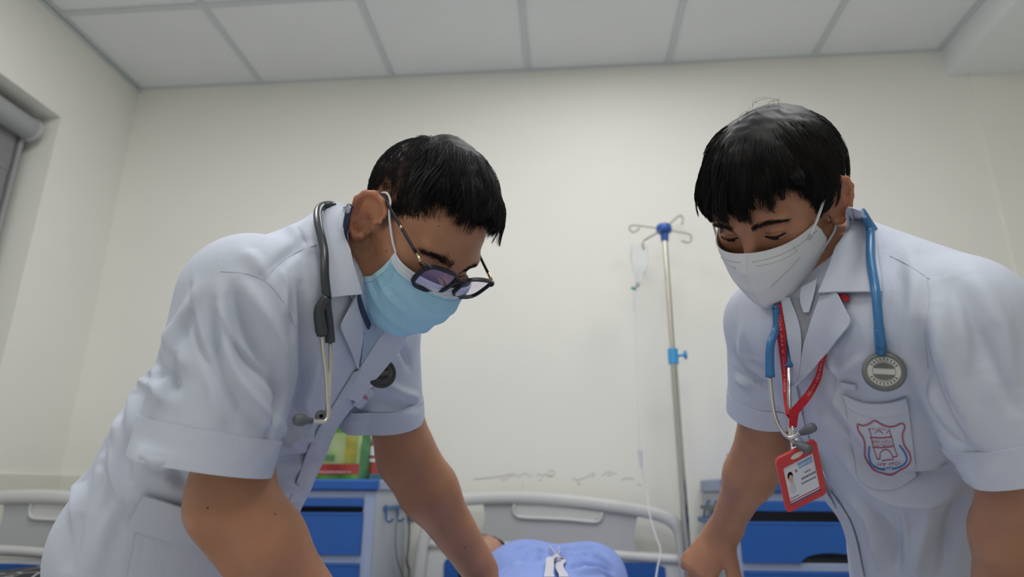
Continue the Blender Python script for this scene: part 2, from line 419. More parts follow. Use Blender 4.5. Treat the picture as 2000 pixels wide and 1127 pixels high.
# ------------------------------------------------------------------ bed, headboards
HB_Y = 2.28
def hb_local(px, py):
    p = on_y(px, py, HB_Y); c = on_y(1085, 1060, HB_Y); return (p[0] - c[0], p[2])
def build_headboard(parent, cx, Y, s=1.0):
    def W(l, dy=0.0): return np.array([cx + l[0] * s, Y + dy, l[1]])
    L = lambda pts: [hb_local(*p) for p in pts]
    # arched top rail running down into both end posts
    top = L([(812, 1180), (820, 1120), (830, 1050), (848, 1002), (880, 981), (930, 974), (1000, 972), (1060, 974), (1130, 980), (1200, 989), (1260, 999), (1303, 1012), (1326, 1034), (1334, 1075), (1340, 1125), (1346, 1180)])
    P = spline([W(l) for l in top], 70)
    mb = MB()
    prof = [(-.019, -.017), (-.011, -.024), (.011, -.024), (.019, -.017), (.021, 0), (.019, .017), (.011, .024), (-.011, .024), (-.019, .017), (-.021, 0)]
    T = np.gradient(P, axis=0); T /= np.linalg.norm(T, axis=1, keepdims=True)
    N = np.stack([-T[:, 2], 0 * T[:, 0], T[:, 0]], 1)
    G = np.stack([P + N * a + np.array([0, b, 0]) for a, b in prof] + [P + N * prof[0][0] + np.array([0, prof[0][1], 0])], 1)
    mb.grid(G); mb.build('top_rail', M_ABS, parent, smooth=True)
    # grey middle panel with the moulded hand grip
    pan = L([(944, 980), (1020, 979), (1130, 987), (1246, 1003), (1240, 1030), (1238, 1060), (1248, 1082), (1090, 1072), (925, 1066), (942, 1040), (948, 1010)])
    MB().prism([(a * s, b) for a, b in pan], (cx, Y - 0.008, 0), (1, 0, 0), (0, 0, 1), (0, 1, 0), 0.02).build('middle_panel', M_ABSG, parent)
    grip = L([(1006, 984), (1003, 996), (1010, 1008), (1030, 1011), (1100, 1014), (1160, 1019), (1172, 1014), (1176, 1000)])
    MB().tube(spline([W(l, -0.012) for l in grip], 40), 0.0055, 10).build('grip_lip', M_ABS, parent, smooth=True)
    gr = L([(1008, 983), (1006, 996), (1012, 1006), (1032, 1009), (1100, 1012), (1158, 1017), (1170, 1011), (1173, 999), (1090, 988)])
    MB().prism([(a * s, b) for a, b in gr], (cx, Y - 0.012, 0), (1, 0, 0), (0, 0, 1), (0, 1, 0), 0.004).build('grip_recess', M_ABS, parent)
    lo = L([(838, 1062), (900, 1064), (990, 1067), (1090, 1074), (1180, 1082), (1260, 1089), (1334, 1094)])
    MB().tube(spline([W(l) for l in lo], 30), 0.0165, 12).build('lower_rail', M_ABS, parent, smooth=True)
    # lower board with its blue inlay
    low = L([(822, 1076), (1090, 1084), (1342, 1098), (1352, 1260), (800, 1260)])
    MB().prism([(a * s, b) for a, b in low], (cx, Y - 0.006, 0), (1, 0, 0), (0, 0, 1), (0, 1, 0), 0.022).build('lower_board', M_ABS, parent)
    inl = L([(884, 1088), (1000, 1089), (1140, 1095), (1280, 1100), (1298, 1108), (1306, 1200), (1290, 1230), (890, 1230), (866, 1205), (868, 1100), (872, 1092)])
    MB().prism([(a * s, b) for a, b in inl], (cx, Y - 0.012, 0), (1, 0, 0), (0, 0, 1), (0, 1, 0), 0.008).build('blue_inlay', M_BLUE2, parent)

def build_bed(name, cx, Yh, s, label, tilt_items=True):
    b = empty(name, (cx, Yh - 1.0, 0), label, 'bed')
    build_headboard(b, cx, Yh, s)
    w = 0.43 * s
    MB().cube(cx - w, cx + w, Yh - 1.98, Yh - 0.05, 0.31, 0.36, 0.01).build('bed_deck', M_ABS, b)
    MB().cube(cx - w + .01, cx + w - .01, Yh - 1.95, Yh - 0.06, 0.36, 0.445, 0.025, 3).build('mattress', M_MATTRESS, b, angle=40)
    sb = MB().cube(cx - w + .004, cx + w - .004, Yh - 1.955, Yh - 0.30, 0.395, 0.4495, 0.012, 3).build('bed_bounce_sheet', M_SHEET, b, angle=40)  # sheet out of view, added to bounce light upwards
    for sx in (-1, 1):
        MB().cube(cx + sx * (w - .03) - .02, cx + sx * (w - .03) + .02, Yh - 1.97, Yh - .05, 0.24, 0.31, 0.006).build('side_frame', M_ABS, b)
        for yy in (Yh - 1.85, Yh - 0.2):
            x = cx + sx * (w - .06)
            MB().cyl((x, yy, 0.26), (x, yy, 0.11), 0.02).build('leg', M_CHROME, b, angle=40)
            c = MB().cyl((x - .016, yy, .06), (x + .016, yy, .06), 0.06, seg=24).build('caster', M_DARKSTEEL, b, angle=40)
    MB().cube(cx - w, cx + w, Yh - 2.02, Yh - 1.985, 0.26, 0.56, 0.012, 2).build('footboard', M_ABS, b)
    return b

BED_X = on_y(1085, 1060, HB_Y)[0]
build_bed('hospital_bed', BED_X, HB_Y, 1.0, 'hospital bed with arched ivory headboard carrying the patient in the blue gown')
BED2_X = on_y(140, 1000, 1.93)[0]
build_bed('hospital_bed', BED2_X, 1.93, 0.90, 'empty hospital bed with black patterned pillow below the window')

# pillow with white star lines on black, on the second bed
M_NET = mat('black_star_print', (0.012, 0.014, 0.018), 0.8)
nt = M_NET.node_tree; bs = nt.nodes['Principled BSDF']
tc = nt.nodes.new('ShaderNodeTexCoord'); mp = nt.nodes.new('ShaderNodeMapping'); mp.inputs['Scale'].default_value = (9, 9, 9)
vo = nt.nodes.new('ShaderNodeTexVoronoi'); vo.feature = 'DISTANCE_TO_EDGE'; vo.inputs['Scale'].default_value = 1.3
lt = nt.nodes.new('ShaderNodeMath'); lt.operation = 'LESS_THAN'; lt.inputs[1].default_value = 0.022
mx = nt.nodes.new('ShaderNodeMix'); mx.data_type = 'RGBA'; mx.inputs[6].default_value = (0.012, 0.014, 0.018, 1); mx.inputs[7].default_value = (0.45, 0.47, 0.48, 1)
nt.links.new(tc.outputs['Object'], mp.inputs[0]); nt.links.new(mp.outputs[0], vo.inputs['Vector']); nt.links.new(vo.outputs['Distance'], lt.inputs[0]); nt.links.new(lt.outputs[0], mx.inputs[0]); nt.links.new(mx.outputs[2], bs.inputs['Base Color'])
pc = on_y(28, 1125, 1.70)
n, m_ = 28, 20
U, V = np.meshgrid(np.linspace(-1, 1, n), np.linspace(-1, 1, m_), indexing='ij')
hgt = 0.10 * np.clip((1 - U ** 4) * (1 - V ** 4), 0, 1) ** 0.5
zt = pc[2] + 0.012
Pt = np.stack([pc[0] + U * 0.30 * (1 - 0.06 * V * V), pc[1] + V * 0.19 * (1 - 0.08 * U * U), zt - 0.11 + hgt * 1.1 + 0.006 * np.sin(7 * U + 3 * V)], -1)
Pb = Pt.copy(); Pb[..., 2] = np.maximum(zt - 0.11 - hgt * 0.9, 0.4505)
mb = MB(); mb.grid(Pt); mb.grid(Pb); bmesh.ops.remove_doubles(mb.bm, verts=mb.bm.verts, dist=0.0005)
pil2 = tag(mb.build('pillow', M_NET, smooth=True), 'black pillow printed with white star lines on the empty bed', 'pillow')
star_c = Vector((float(pc[0] + 0.02), float(pc[1] - 0.14), 0))
# embroidered white star on the pillow, and its threads
st = []
for k in range(9):
    a = math.pi * 2 * k / 9 + 0.3; st.append((math.cos(a), math.sin(a)))
def pillow_top(x, y):
    u = (x - pc[0]) / 0.30; v = (y - pc[1]) / 0.19
    return zt - 0.11 + 0.11 * max(0, (1 - u ** 4) * (1 - v ** 4)) ** 0.5 + 0.006 * math.sin(7 * u + 3 * v)
mb = MB()
for (ca, sa), ln in zip(st, [0.10, .06, .11, .05, .09, .12, .06, .1, .08]):
    pts = []
    for t in np.linspace(0, 1, 9):
        x, y = star_c.x + ca * ln * t * 1.6, star_c.y + sa * ln * t
        if y < pc[1] - 0.185: break
        pts.append((x, y, pillow_top(x, y) + 0.002))
    if len(pts) > 2: mb.tube(pts, np.linspace(0.0022, 0.0008, len(pts)), 5)
mb.build('star_print', mat('white_thread', (0.5, 0.52, 0.53), 0.8), pil2)

# ------------------------------------------------------------------ bedside cabinets
def cabinet(x0, x1, yf, yb, zt, side, label, rows):
    """x0..x1 width, yf front plane, rows in photo pixels at the front plane"""
    c = empty('bedside_cabinet', ((x0 + x1) / 2, (yf + yb) / 2, 0), label, 'cabinet')
    Z = lambda py: on_y(rows['px'], py, yf)[2]
    z_s = Z(rows['slab'])
    t = MB().cube(x0 - .008, x1 + .008, yf - .012, yb, z_s, zt, 0.006).build('top', M_BLUE, c)
    MB().cube(x0 - .009, x1 + .009, yf + .012, yb, z_s + .001, zt - .001, 0.004).build('top_edge_cap', M_CAB, c)
    mb = MB()
    mb.cube(x0, x0 + .012, yf + .012, yb, 0.10, z_s); mb.cube(x1 - .012, x1, yf + .012, yb, 0.10, z_s)
    mb.cube(x0 + .012, x1 - .012, yb - .012, yb, 0.10, z_s); mb.cube(x0 + .012, x1 - .012, yf + .012, yb - .012, 0.10, 0.112)
    mb.cube(x0 + .012, x1 - .012, yf + .012, yb - .012, z_s - .012, z_s); zm = (Z(rows['drawer'][1]) + Z(rows['drawer2'][0])) / 2
    mb.cube(x0 + .012, x1 - .012, yf + .014, yb - .012, zm - .005, zm + .005)
    mb.build('body', M_CABSIDE, c)
    # front stiles and rails in pale blue
    for a, b in ((x0, x0 + .035), (x1 - .035, x1)):
        MB().cube(a, b, yf, yf + .014, 0.10, z_s, 0.004).build('stile', M_CAB, c)
    xi0, xi1 = x0 + .033, x1 - .033
    MB().cube(xi0, xi1, yf + .002, yf + .013, Z(rows['board'][0]), z_s, 0.002).build('rail', M_CAB, c)
    MB().cube(xi0, xi1, yf - .004, yf + .012, Z(rows['board'][1]), Z(rows['board'][0]), 0.003).build('pull_out_board', M_BLUE, c)
    for k, (p0, p1) in enumerate((rows['drawer'], rows['drawer2'])):
        za, zb = Z(p0), (Z(p1) if k == 0 else 0.16)
        xm, hw, hh = (xi0 + xi1) / 2, 0.085, 0.028
        pts = [(xi0, za), (xi1, za), (xi1, zb)] + [(xm + hw * math.cos(a), zb + hh * math.sin(a)) for a in np.linspace(0, math.pi, 18)] + [(xi0, zb)]
        d = MB().prism(pts[::-1], (0, yf - .008, 0), (1, 0, 0), (0, 0, 1), (0, 1, 0), 0.018).build('drawer' if k == 0 else 'door', M_BLUE, c)
        MB().cube(xi0, xi1, yf - .0095, yf - .004, za - .008, za, 0.002).build('drawer_lip', M_BLUE, d)
    MB().cube(xi0, xi1, yf + .0, yf + .013, Z(rows['drawer2'][0]), Z(rows['drawer'][1]), 0.002).build('rail', M_CAB, c)
    for a in (x0 + .05, x1 - .05):
        for yy in (yf + .06, yb - .06):
            MB().cyl((a - .012, yy, .04), (a + .012, yy, .04), .04, seg=20).build('caster', M_DARKSTEEL, c, angle=40)
            MB().cyl((a, yy, .04), (a, yy, .11), .012).build('caster_stem', M_CHROME, c, angle=40)
    return c

CL = cabinet(-1.115, -0.571, 1.97, 2.37, on_y(740, 936, 1.97)[2], 1,
             'blue bedside cabinet with the green food bag on top', dict(px=700, slab=958, board=(973, 990), drawer=(1001, 1084), drawer2=(1101, 1200)))
CR = cabinet(0.463, 1.02, 2.05, 2.37, on_y(1420, 935, 2.05)[2], -1,
             'blue bedside cabinet beside the IV stand, behind the doctor with the red lanyard', dict(px=1500, slab=962, board=(979, 999), drawer=(1019, 1099), drawer2=(1116, 1220)))

# hook rack on the side of the left cabinet
xs = -0.571
rk = CL
zr = on_x(780, 990, xs)[2]; M_HOOK = mat('hook_blue', (.03, .13, .33), .4)
MB().cube(xs, xs + .008, on_x(748, 995, xs)[1], on_x(806, 990, xs)[1], zr - .004, zr + .006, 0.001).build('hook_rail', M_HOOK, rk)
for px in (750, 772, 796):
    p = on_x(px, 994, xs)
    pts = [p + np.array([.006, 0, .012]), p + np.array([.008, 0, -.018]), p + np.array([.010, 0, -.034]), p + np.array([.022, 0, -.038]), p + np.array([.030, 0, -.028])]
    MB().tube(spline(pts, 14), .0035, 8).build('hook', M_HOOK, rk, smooth=True)
def cable(name, pts, r, m, label, cat='cable'):
    return tag(MB().tube(spline(pts, 40), r, 8).build(name, m, smooth=True), label, cat)
cable('power_cable', [on_x(px, py, xs) + np.array([.022, 0, 0]) for px, py in ((784, 982), (783, 1000), (787, 1030), (785, 1070), (782, 1095), (787, 1115), (783, 1140), (770, 1180))], .0038, M_CABLE, 'dark grey cable looped over the hooks on the cabinet side')
cable('signal_cable', [on_x(px, py, xs) + np.array([.019, 0, 0]) for px, py in ((770, 968), (771, 990), (764, 1020), (761, 1060), (765, 1095), (776, 1125), (784, 1150))], .0018, M_CABLE, 'thin cable hanging behind the dark cable on the cabinet side')
cable('wall_cable', [on_y(px, py, 2.375) for px, py in ((838, 1030), (830, 1055), (818, 1085), (812, 1127), (810, 1200))], .003, M_WHITECABLE, 'white cable running down the wall beside the headboard')
# rack on the right cabinet's side
xs = 0.463
p0 = on_x(1380, 1012, xs); p1 = on_x(1424, 1012, xs)
MB().cube(xs - .03, xs, p1[1], p0[1], p0[2] - .012, p0[2] + .006, .003).build('hook_rail', M_HOOK, CR)
MB().cube(xs - .022, xs - .004, p1[1] + .03, p0[1] - .02, p0[2] + .03, p0[2] + .042, .002).build('clip', M_DARKSTEEL, CR)
for f in (.25, .6, .9):
    y = p0[1] * (1 - f) + p1[1] * f
    MB().tube([(xs - .004, y, p0[2] + .06), (xs - .02, y, p0[2] + .03), (xs - .026, y, p0[2])], .003, 8).build('hook', M_HOOK, CR, smooth=True)

# ------------------------------------------------------------------ things on the cabinets
def text_mesh(body, size=1.0, font_extrude=0.0):
    cu = bpy.data.curves.new('txt', 'FONT'); cu.body = body; cu.size = size; cu.align_x = 'CENTER'; cu.align_y = 'CENTER'
    cu.resolution_u = 3
    ob = bpy.data.objects.new('txt', cu); COL.objects.link(ob)
    dg = bpy.context.evaluated_depsgraph_get(); dg.update()
    me = bpy.data.meshes.new_from_object(ob.evaluated_get(dg))
    bpy.data.objects.remove(ob, do_unlink=True)
    V = np.array([v.co[:] for v in me.vertices]).reshape(-1, 3); Fc = [tuple(p.vertices) for p in me.polygons]
    return V, Fc
def flat_text(name, body, origin, u, v, w, h, m, parent):
    """lettering fitted into a w x h rectangle centred on origin, axes u (reading) and v (up)"""
    V, Fc = text_mesh(body)
    lo, hi = V[:, :2].min(0), V[:, :2].max(0); mid = (lo + hi) / 2; sc = np.array([w, h]) / (hi - lo)
    u, v, O = unit(u), unit(v), np.asarray(origin, float)
    Q = O + (V[:, :1] - mid[0]) * sc[0] * u + (V[:, 1:2] - mid[1]) * sc[1] * v
    me = bpy.data.meshes.new(name); me.from_pydata([tuple(q) for q in Q], [], Fc); me.update()
    return link(name, me, m, parent)

M_BAGG = mat('bag_pale_green_print', (0.30, 0.37, 0.20), 0.35, col2=(0.22, 0.33, 0.10), scale=14)
M_BAGD = mat('bag_deep_green', (0.055, 0.22, 0.018), 0.35, noise=0.25, scale=30)
M_BAGS = mat('bag_gusset_green', (0.045, 0.16, 0.06), 0.35, col2=(0.10, 0.28, 0.12), scale=22)
M_BAGR = mat('bag_red', (0.30, 0.018, 0.018), 0.4)
M_INK = mat('bag_white_ink', (0.62, 0.62, 0.60), 0.6)
M_FRUIT = mat('bag_fruit_print', (0.16, 0.24, 0.02), 0.4, col2=(0.38, 0.28, 0.04), scale=30)
ztop = on_y(740, 936, 1.97)[2]
yb_ = 2.06
def bg(px, py, y=yb_): return on_y(px, py, y)
bz0 = ztop
x0, x1 = bg(612, 930)[0], bg(699, 930)[0]
bag = empty('food_bag', ((x0 + x1) / 2, yb_, bz0), 'green printed food bag with a red bottom stripe standing on a cabinet', 'bag')
zt_ = bg(690, 812)[2] + .035
def zz(py): return bg(660, py)[2]
# front panel bellies slightly, back panel, folded gusset
n, m_ = 16, 20
U, V = np.meshgrid(np.linspace(0, 1, n), np.linspace(0, 1, m_), indexing='ij')
bulge = 0.012 * np.sin(np.pi * U) * np.sin(np.pi * V) + 0.002 * np.sin(9 * U + 13 * V)
lean = 0.03 * V
front = np.stack([x0 + (x1 - x0) * U, yb_ - bulge + lean, bz0 + (zt_ - bz0) * V], -1)
yb2 = yb_ + 0.10
back = np.stack([x0 + (x1 - x0) * U, yb2 + bulge - 0.05 * V, bz0 + (zt_ - bz0) * V], -1)
def band(v0, v1, m, name, off=0.0, u0=0.0, u1=1.0):
    uu = np.linspace(u0, u1, 14); vv = np.linspace(v0, v1, 8); UU, VV = np.meshgrid(uu, vv, indexing='ij')
    bb = 0.012 * np.sin(np.pi * UU) * np.sin(np.pi * VV) + 0.002 * np.sin(9 * UU + 13 * VV)
    return sheet(name, np.stack([x0 + (x1 - x0) * UU, yb_ - bb + 0.03 * VV - off, bz0 + (zt_ - bz0) * VV], -1), 0.0012, m, bag)
vz = lambda py: (zz(py) - bz0) / (zt_ - bz0)
band(0.0, vz(925), M_BAGD, 'bottom_band')
band(vz(927), vz(906), M_BAGR, 'red_stripe', 0.0006)
band(vz(906), vz(842), M_BAGG, 'front_panel')
band(vz(845), 1.0, M_BAGD, 'top_band', 0.0004)
band(vz(905), vz(846), M_FRUIT, 'fruit_print', 0.0012, 0.66, 0.93)
band(vz(900), vz(888), MATS['bag_gusset_green'], 'print_box', 0.0012, 0.10, 0.45)
band(vz(826), vz(815), M_INK, 'print_patch', 0.0014, 0.42, 0.78)
sheet('back_panel', back, 0.0012, M_BAGD, bag)
mid = np.array([x1 - 0.0, 0, 0])
gs = []
for v in np.linspace(0, 1, 12):
    z = bz0 + (zt_ - bz0) * v
    f = np.array([x1, yb_ + 0.03 * v, z]); b = np.array([x1, yb2 - 0.05 * v, z]); md = (f + b) / 2 + np.array([0.018 + 0.006 * math.sin(5 * v), 0, 0])
    gs.append(spline([f, md, b], 9))
sheet('side_gusset', np.array(gs), 0.0012, M_BAGS, bag)
gs2 = [[p * np.array([1, 1, 1]) for p in g] for g in gs]
g3 = np.array(gs); g3[..., 0] = x0 - (g3[..., 0] - x1) * 0.4
sheet('side_gusset', g3, 0.0012, M_BAGS, bag)
flat_text('web_text', 'www.batthonbeach.vn', (x0 + (x1 - x0) * .48, yb_ - 0.0062, bz0 + (zt_ - bz0) * vz(921.5)), (1, 0, 0), (0, 0, 1), (x1 - x0) * .74, .0080, M_INK, bag)
# red packet beside it
def packet(name, xa, xb, y0, y1, z0, z1, m, label, cat, stripes):
    p = empty(name, ((xa + xb) / 2, (y0 + y1) / 2, z0), label, cat)
    n, m_ = 18, 14
    A, V = np.meshgrid(np.linspace(0, 2 * np.pi, n + 1), np.linspace(0, 1, m_), indexing='ij')
    sq = lambda c: np.sign(c) * np.abs(c) ** 0.45
    pinch = 1 - 0.75 * V ** 6
    P = np.stack([(xa + xb) / 2 + sq(np.cos(A)) * (xb - xa) / 2, (y0 + y1) / 2 + sq(np.sin(A)) * (y1 - y0) / 2 * pinch, z0 + (z1 - z0) * V], -1)
    mb = MB(); mb.grid(P); bmesh.ops.remove_doubles(mb.bm, verts=mb.bm.verts, dist=.0003); bmesh.ops.holes_fill(mb.bm, edges=mb.bm.edges, sides=40)
    mb.build('pouch', m, p, smooth=True)
    for (za, zb, ms) in stripes:
        MB().cube(xa + .004, xb - .004, y0 - .0012, y0 + .002, z0 + za, z0 + zb, .0004, 1).build('print_band', ms, p)
    return p
xr0, xr1 = bg(722, 930, 2.12)[0], bg(752, 930, 2.12)[0]
packet('red_packet', xr0, xr1, 2.10, 2.16, bz0, bg(730, 822, 2.1)[2], mat('packet_red', (0.36, 0.05, 0.05), 0.4), 'red and white snack packet behind the green bag', 'packet',
       [(.055, .065, M_INK), (.075, .105, M_INK), (0.0, .018, mat('packet_teal', (.05, .15, .2), .4))])
xr0, xr1 = bg(596, 930, 2.10)[0], bg(614, 930, 2.10)[0]
packet('pink_packet', xr0 - .03, xr1 - .004, 2.12, 2.17, bz0, bz0 + .07, mat('packet_pink', (0.55, 0.38, 0.40), 0.5), 'small pale pink packet half hidden beside the green bag', 'packet', [(.02, .03, M_BAGR)])
def bottle(px, y, h, r, label):
    p = bg(px, 930, y); z = p[2]
    o = empty('brown_bottle', (p[0], y, z), label, 'bottle')
    zb = bz0 if px < 1000 else on_y(1420, 935, 2.05)[2]
    MB().lathe([(0, 0), (r, 0), (r, h * .62), (r * .45, h * .76), (r * .45, h * .86)], (p[0], y, zb), (0, 0, 1), 20).build('glass_body', mat('amber_glass', (0.09, 0.04, 0.018), 0.2), o, angle=40)
    MB().lathe([(r * .55, h * .84), (r * .55, h), (0, h)], (p[0], y, zb), (0, 0, 1), 20).build('cap', mat('bottle_cap', (0.10, 0.05, 0.03), 0.5), o, angle=40)
bottle(757, 2.10, .06, .011, 'small brown bottle beside the red packet')
bottle(1430, 2.12, .075, .018, 'brown bottle standing on the cabinet beside the IV stand')

# ------------------------------------------------------------------ IV stand
PY = 2.22
pb = on_y(1337, 1007, PY); pole_x = pb[0]
ptop = on_y(1290, 452, PY)
iv = empty('iv_stand', (pole_x, PY, 0), 'steel IV stand with blue hub and four hooks beside the bed', 'iv stand')
MB().cyl((pole_x, PY, .10), (pole_x, PY, on_y(1312, 700, PY)[2]), .0125, seg=18).build('lower_pole', M_CHROME, iv, angle=40)
MB().cyl((pole_x, PY, on_y(1314, 715, PY)[2]), (pole_x, PY, ptop[2]), .0095, seg=18).build('upper_pole', M_STEEL, iv, angle=40)
zc = on_y(1312, 697, PY)[2]
cl = MB().cyl((pole_x, PY, zc - .025), (pole_x, PY, zc + .027), .0175, seg=20).build('clamp', M_CLAMP, iv, angle=40)
MB().cyl((pole_x + .014, PY - .004, zc + .002), (pole_x + .036, PY - .010, zc + .004), .0045).build('screw', M_CLAMP, cl, angle=40)
MB().lathe([(0, 0), (.012, 0), (.0165, .004), (.0165, .008), (.010, .012), (0, .012)], (pole_x + .034, PY - .010, zc + .004), (1, -.25, .05), 20).build('knob', M_CLAMP, cl, angle=40)
hb = MB().lathe([(0, -.034), (.0135, -.034), (.0155, -.006), (.026, 0), (.0285, .008), (.0285, .02), (.024, .028), (0, .030)], (pole_x, PY, ptop[2] - .004), (0, 0, 1), 28).build('hub', M_HUB, iv, angle=35)
hz = ptop[2] + .01
for name, pts in (('hook', [(1278, 444), (1250, 441), (1232, 439), (1229, 446), (1234, 453), (1243, 451), (1249, 445)]),):
    pass
def hook(end, curl, dy):
    a = np.array([pole_x, PY, hz]); e = on_y(end[0], end[1], PY + dy)
    pts = [a, a * .5 + e * .5, e] + [on_y(c[0], c[1], PY + dy * 1.05) for c in curl]
    MB().tube(spline(pts, 36), .0030, 8).build('hook', M_HOOKWIRE, iv, smooth=True)
hook((1238, 440), [(1230, 443), (1230, 449), (1237, 454), (1244, 450), (1249, 445)], .03)
hook((1258, 470), [(1256, 476), (1256, 482), (1258, 487)], -.12)
hook((1345, 457), [(1350, 463), (1349, 471), (1343, 474), (1331, 470)], -.03)
hook((1326, 422), [(1332, 423), (1334, 430), (1332, 438)], .12)
for k in range(5):
    a = 2 * math.pi * k / 5 + .3
    e = np.array([pole_x + .10 * math.cos(a), PY + .13 * math.sin(a), .075])
    MB().tube([(pole_x, PY, .12), (pole_x * .5 + e[0] * .5, PY * .5 + e[1] * .5, .105), e], .011, 10).build('base_leg', M_CHROME, iv, smooth=True)
    MB().cyl(e + np.array([-.01, 0, -.045]), e + np.array([.01, 0, -.045]), .03, seg=18).build('caster', M_DARKSTEEL, iv, angle=40)
    MB().cyl(e + np.array([0, 0, -.02]), e, .006).build('caster_stem', M_DARKSTEEL, iv)
# clear infusion bag, drip chamber, line
by = PY - .10
ib = empty('infusion_bag', on_y(1250, 500, by), 'clear crumpled infusion bag with drip line hanging from the IV hook', 'infusion bag')
prof = [(1234, 1262, 476), (1232, 1266, 490), (1231, 1267, 503), (1233, 1266, 515), (1236, 1262, 526), (1240, 1256, 538), (1242, 1252, 546), (1243, 1250, 552)]
G = []
for q, (a, b, y) in enumerate(prof):
    A, B = on_y(a, y, by), on_y(b, y, by); c = (A + B) / 2; hw = (B[0] - A[0]) / 2; th = .013 if 0 < q < 6 else .006
    G.append([c + np.array([hw * math.cos(t), th * math.sin(t) * (1 + .25 * math.sin(3 * t + q)), .003 * math.sin(4 * t + q)]) for t in np.linspace(0, 2 * math.pi, 25)])
mb = MB(); mb.grid(np.array(G)); mb.build('bag', M_CLEAR, ib, smooth=True)
MB().tube(spline([on_y(x, y, by) for x, y in ((1252, 478), (1256, 484), (1258, 486))], 8), .004, 8).build('hanger_loop', M_CLEAR, ib, smooth=True)
MB().cyl(on_y(1246, 553, by), on_y(1244, 560, by), .007, seg=14).build('bag_port', mat('grey_port', (.36, .38, .39), .5), ib, angle=40)
MB().cyl(on_y(1233, 562, by), on_y(1243, 565, by), .005, seg=12).build('roller_clamp', M_GREEN, ib, angle=40)
MB().cyl(on_y(1243, 566, by), on_y(1241, 606, by), .009, .007, seg=16).build('drip_chamber', M_CLEAR, ib, angle=40)
MB().tube(spline([on_y(x, y, by + .05 * max(0, (y - 600)) / 300) for x, y in ((1241, 606), (1243, 680), (1246, 780), (1249, 880))], 30), .0017, 6).build('drip_line', M_CLEAR, ib, smooth=True)
MB().cyl(on_y(1250, 880, by + .05), on_y(1253, 912, by + .05), .0085, .005, seg=14).build('flow_regulator', M_MILKY, ib, angle=40)
MB().tube(spline([on_y(x, y, yy) for x, y, yy in ((1253, 912, by + .05), (1262, 950, by + .04), (1268, 1000, by), (1280, 1045, by - .05), (1290, 1075, by - .12), (1284, 1110, by - .2), (1278, 1150, by - .3))], 40), .0024, 6).build('drip_line', M_MILKY, ib, smooth=True)

# ------------------------------------------------------------------ implicit-surface modelling (bodies and cloth)
f32 = np.float32
def smin(a, b, k):
    h = np.maximum(k - np.abs(a - b), 0) / k
    return np.minimum(a, b) - h * h * k * 0.25
def smax(a, b, k): return -smin(-a, -b, k)
def s_caps(P, a, b, ra, rb):
    a = np.asarray(a, f32); ba = np.asarray(b, f32) - a
    pa = P - a; h = np.clip(pa @ ba / (ba @ ba), 0, 1)
    q = pa - h[:, None] * ba
    return np.sqrt((q * q).sum(1)) - (ra + (rb - ra) * h)
def s_sph(P, c, r):
    q = P - np.asarray(c, f32); return np.sqrt((q * q).sum(1)) - r
def s_ell(P, c, r, R=None):
    q = P - np.asarray(c, f32)
    if R is not None: q = q @ np.asarray(R, f32)
    r = np.asarray(r, f32)
    k0 = np.sqrt(((q / r) ** 2).sum(1)); k1 = np.sqrt(((q / (r * r)) ** 2).sum(1))
    return k0 * (k0 - 1) / np.maximum(k1, 1e-6)
def s_ecaps(P, a, b, r0, r1, u):
    """elliptic capsule from a to b; r = (radius along u, radius across)"""
    a = np.asarray(a, f32); b = np.asarray(b, f32); ba = b - a; L = np.linalg.norm(ba); ax = ba / L
    u = np.asarray(u, f32); u = u - ax * (u @ ax); u = u / np.linalg.norm(u); v = np.cross(ax, u).astype(f32)
    pa = P - a; h = np.clip(pa @ ba / (L * L), 0, 1); q = pa - h[:, None] * ba
    ru = r0[0] + (r1[0] - r0[0]) * h; rv = r0[1] + (r1[1] - r0[1]) * h; rx = np.minimum(ru, rv)
    x, y, z = q @ u, q @ v, q @ ax
    k0 = np.sqrt((x / ru) ** 2 + (y / rv) ** 2 + (z / rx) ** 2)
    k1 = np.sqrt((x / ru ** 2) ** 2 + (y / rv ** 2) ** 2 + (z / rx ** 2) ** 2)
    return k0 * (k0 - 1) / np.maximum(k1, 1e-5)

class Field:
    def __init__(s, k=0.02): s.g = []; s.k = k; s.cut = []
    def add(s, fn, c, r, k=None): s.g.append((fn, np.asarray(c, f32), float(r), k or s.k)); return s
    def __call__(s, P):
        P = np.asarray(P, f32); c = (P.min(0) + P.max(0)) / 2; R = np.linalg.norm(P.max(0) - P.min(0)) / 2
        d = np.full(len(P), 0.3, f32)
        for fn, gc, gr, k in s.g:
            if np.linalg.norm(gc - c) > R + gr + 0.06: continue
            d = smin(d, fn(P).astype(f32), k)
        for fn in s.cut: d = fn(P, d)
        return d

